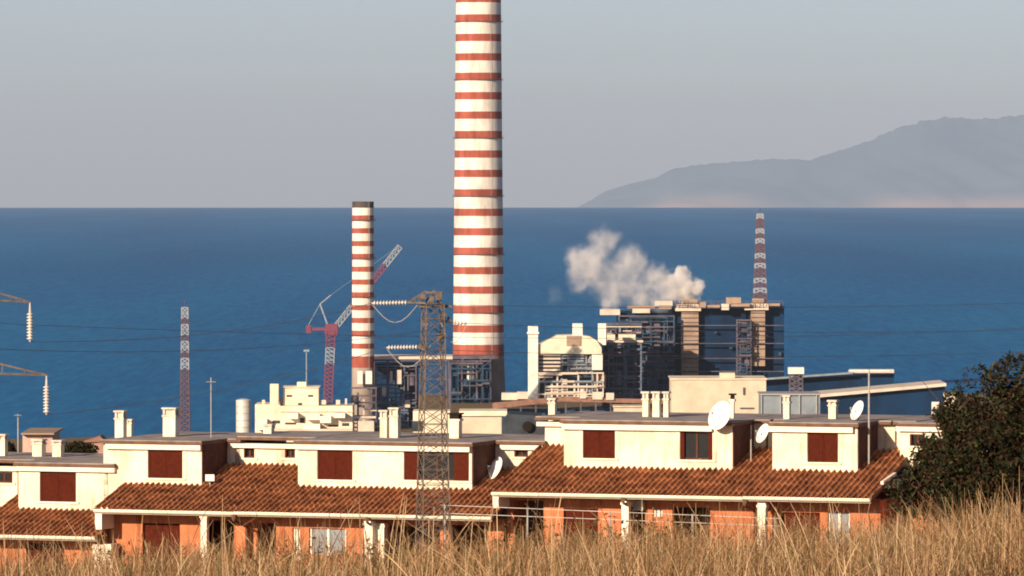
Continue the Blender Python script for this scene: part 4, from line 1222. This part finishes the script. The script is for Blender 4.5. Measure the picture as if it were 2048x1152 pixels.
def blades(n, px_rng, y_rng, hfun, wid, lean, mats_p, name, label, gz=ground_z, yclump=True, levels=4, dens=None, head=False):
    Y = npr.uniform(y_rng[0], y_rng[1], n * 2)
    px = npr.uniform(px_rng[0], px_rng[1], n * 2)
    X = (px - 1024) / F_PX * Y
    if dens is not None:
        keep = npr.uniform(0, 1, n * 2) < dens(px, X, Y)
        X, Y, px = X[keep][:n], Y[keep][:n], px[keep][:n]
    else: X, Y, px = X[:n], Y[:n], px[:n]
    n = len(X)
    Z = np.array([gz(float(x), float(y)) for x, y in zip(X, Y)]) - .03
    h = hfun(px, X, Y, n)
    az = npr.uniform(0, 2 * np.pi, n); ln = np.abs(npr.normal(0, lean, n))
    wa = npr.uniform(-.9, .9, n)                       # blade faces roughly the viewer, varied
    w_ = wid * npr.uniform(.6, 1.4, n)
    L = levels; V = np.zeros((n, L * 2, 3))
    for j in range(L):
        t = j / (L - 1)
        off = ln * h * (t ** 1.7)
        hz = h * t * (1 - .25 * ln * t)
        cx = X + np.cos(az) * off; cy = Y + np.sin(az) * off
        ww = w_ * (1 - .75 * t)
        if head: ww = ww * (2.1 if .7 < t < .95 else (1.3 if t >= .95 else 1.0))
        V[:, 2 * j, 0] = cx - ww / 2 * np.cos(wa); V[:, 2 * j, 1] = cy - ww / 2 * np.sin(wa); V[:, 2 * j, 2] = Z + hz
        V[:, 2 * j + 1, 0] = cx + ww / 2 * np.cos(wa); V[:, 2 * j + 1, 1] = cy + ww / 2 * np.sin(wa); V[:, 2 * j + 1, 2] = Z + hz
    b = (np.arange(n) * L * 2)[:, None, None]
    q = np.array([[2 * j, 2 * j + 1, 2 * j + 3, 2 * j + 2] for j in range(L - 1)])[None]
    Fq = (b + q).reshape(-1, 4)
    mi = npr.choice(len(mats_p), n, p=[p for _, p in mats_p]); mi = np.repeat(mi, L - 1)
    o = big_mesh(name, V.reshape(-1, 3), Fq, [m for m, _ in mats_p], mi)
    tag(o, label, None, None, "stuff"); return o
def clump(X, Y, s=1.3, ph=0):
    return .5 + .25 * np.sin(X * 2.3 * s + ph + 1.7 * np.sin(Y * .6)) + .25 * np.sin(Y * 1.1 * s + 2 * ph + 2.1 * np.sin(X * 1.3))
def h_dense(px, X, Y, n):
    b = np.interp(px, [-600, 300, 900, 1300, 1700, 2600], [.21, .20, .20, .21, .29, .35])
    return b * npr.uniform(.4, 1.35, n) * (.55 + .85 * clump(X, Y))
blades(110000, (-700, 2750), (22, 52), h_dense, .004, .5, [(G_straw, .42), (G_pale, .13), (G_brown, .30), (G_olive, .15)], "grass",
       "dry golden grass covering the foreground slope", dens=lambda px, X, Y: np.interp(px, [-600, 900, 1400, 2600], [.42, .46, .88, 1.0]) * (.12 + .88 * clump(X, Y, 1.6, 1)))
def h_tall(px, X, Y, n):
    return np.interp(px, [-600, 400, 900, 1400, 2600], [.34, .42, .46, .40, .46]) * npr.uniform(.55, 1.1, n)
blades(1000, (-700, 2750), (20, 42), h_tall, .0042, .55, [(G_straw, .4), (G_pale, .3), (G_brown, .3)], "tall_grass",
       "taller straw stalks bending above the dry grass", levels=9, head=True)
blades(9000, (-700, 2750), (24, 48), lambda px, X, Y, n: np.interp(px, [-600, 900, 1400, 2600], [.16, .18, .20, .26]) * npr.uniform(.5, 1.2, n), .010, .7, [(G_olive, .6), (G_leaf2, .25), (G_brown, .15)], "weeds",
       "low olive weeds growing through the dry grass", dens=lambda px, X, Y: np.clip(clump(X, Y, .9, 3) * 2 - .9, 0, 1))

# seed heads on stalks: denser feathery tips
def leaf_cloud(cents, radii, n, size, mats_p, name, parent, base, squash=1.0, shell=.55, cut=-1.15):
    k = len(cents); vol = np.array([r[0] * r[1] * r[2] for r in radii]); pick = npr.choice(k, n, p=vol / vol.sum())
    d = npr.normal(0, 1, (n, 3)); d /= np.linalg.norm(d, axis=1)[:, None]
    rr = (shell + (1.06 - shell) * npr.uniform(0, 1, n)) ** 1.0
    rr *= 1 + .16 * np.sin(d[:, 0] * 7 + pick) * np.cos(d[:, 2] * 6 + pick * 2)
    ce = np.array(cents)[pick]; ra = np.array(radii)[pick]
    P = ce + d * ra * rr[:, None]
    # clumped: drop leaves by a blobby pattern so gaps show
    g = np.sin(P[:, 0] * 5.1 / squash + 1) * np.sin(P[:, 1] * 4.3 / squash) + np.sin(P[:, 2] * 5.7 / squash + P[:, 0] * 2.2 / squash)
    P = P[g > cut]; n = len(P)
    a = npr.normal(0, 1, (n, 3)); a /= np.linalg.norm(a, axis=1)[:, None]
    b = np.cross(a, npr.normal(0, 1, (n, 3))); b /= np.linalg.norm(b, axis=1)[:, None]
    s = size * npr.uniform(.5, 1.4, n)[:, None]
    V = np.stack([P - a * s, P + b * s * .45, P + a * s, P - b * s * .45], 1) - np.array(base)
    Fq = np.arange(n * 4).reshape(-1, 4)
    mi = npr.choice(len(mats_p), n, p=[p for _, p in mats_p])
    return big_mesh(name, V.reshape(-1, 3), Fq, [m for m, _ in mats_p], mi, parent)
def tree(name, px, Y, lobes, n, size, label, cat, mats_p, trunk_r=.12, group=None, limbs=6):
    bx = (px - 1024) / F_PX * Y; bz = ground_z(bx, Y)
    root = thing(name, (bx, Y, bz), 0, label, cat, group); base = (bx, Y, bz)
    ce = []; ra = []; k = Y / F_PX
    for (lx, ly, rx, rz) in lobes:
        p = at(lx, ly, Y + npr.uniform(-.4, .4) * rx * k); ce.append(tuple(p)); ra.append((rx * k, max(rx, rz) * k * .9, rz * k))
    leaf_cloud(ce, ra, n, size, mats_p, "crown", root, base, squash=max(.4, k * 90))
    m = MB(); c = Vector(ce[0]) - Vector(base)
    m.bar((0, 0, -.2), (c.x * .4, 0, c.z * .45), trunk_r, 0, 8, trunk_r * .7)
    for q in ce[:limbs]:
        e = Vector(q) - Vector(base); m.bar((c.x * .4, 0, c.z * .45), e, trunk_r * .6, 0, 6, trunk_r * .15)
        for z in range(5):
            e2 = e + Vector((rnd.uniform(-1, 1), rnd.uniform(-1, 1), rnd.uniform(-.4, 1))) * ra[0][0] * .6; m.bar(e, e2, trunk_r * .16, 0, 4, trunk_r * .04)
    m.build("trunk", G_bark, root, (0, 0, 0))
    return root
BM = [(G_leaf1, .5), (G_leaf2, .38), (G_leaf3, .12)]
sprigs = []
for i in range(46):
    t = rnd.random(); a = [(1795, 990), (1825, 945), (1862, 880), (1884, 815), (1925, 765), (1985, 740), (2048, 735)]; k = t * 6; j = int(k); f = k - j
    sprigs.append((a[j][0] + (a[j + 1][0] - a[j][0]) * f + rnd.uniform(-12, 16), a[j][1] + (a[j + 1][1] - a[j][1]) * f + rnd.uniform(-16, 14), rnd.uniform(7, 20), rnd.uniform(9, 26)))
tree("dark_bush", 2010, 105, [(2000, 930, 150, 110), (1940, 870, 80, 78), (2015, 830, 75, 72), (2090, 815, 90, 80), (1895, 935, 68, 60), (1850, 985, 62, 55), (2100, 920, 150, 120),
                             (1905, 835, 35, 38), (1960, 990, 120, 80), (2180, 900, 120, 130), (1815, 1010, 40, 30), (2060, 1010, 130, 80), (1990, 765, 32, 26), (2230, 1010, 120, 100), (1880, 880, 36, 40), (1840, 965, 42, 36)] + sprigs, 130000, .042,
     "large dark evergreen bush filling the right edge in front of the last house", "bush", BM, .09, limbs=12)
# scrub on the slope behind the grass: a mass nobody could count
ce = []; ra = []
for i in range(230):
    px = npr.uniform(-500, 2500); Y = npr.uniform(75, 150)
    X = (px - 1024) / F_PX * Y
    top = np.interp(px, [-500, 200, 480, 930, 1000, 1100, 1250, 1450, 1560, 1750, 2500], [1120, 1115, 1095, 1090, 1040, 1052, 1036, 1062, 1085, 1040, 1030]) + npr.uniform(-8, 45)
    zt = at(px, top, Y).z; rr = npr.uniform(.35, .8)
    ce.append((X, Y, zt - rr * .8)); ra.append((rr, rr, rr))
    ce.append((X + .2, Y, zt - rr * 2.0)); ra.append((rr * 1.3, rr, rr * 1.2))
o = leaf_cloud(ce, ra, 110000, .04, [(G_olive, .5), (G_leaf2, .25), (G_brown, .25)], "scrub", None, (0, 0, 0))
tag(o, "olive brown scrub between the grass and the houses", None, None, "stuff")
# dark trees behind the low left roofs
for (px, Y, lobes, lab) in ((20, 330, [(12, 905, 18, 22), (22, 918, 22, 22)], "small dark tree beside the first flue at the far left edge"),
                            (95, 340, [(95, 900, 20, 16), (75, 905, 26, 16)], "dark tree behind the low pink house at far left"),
                            (150, 350, [(150, 898, 34, 15), (130, 905, 30, 16), (175, 900, 22, 14)], "wider dark tree left of the double roof flue")):
    tree("dark_tree", px, Y, lobes, 4000, .09, lab, "tree", BM, .15, "dark trees behind the far left roofs")
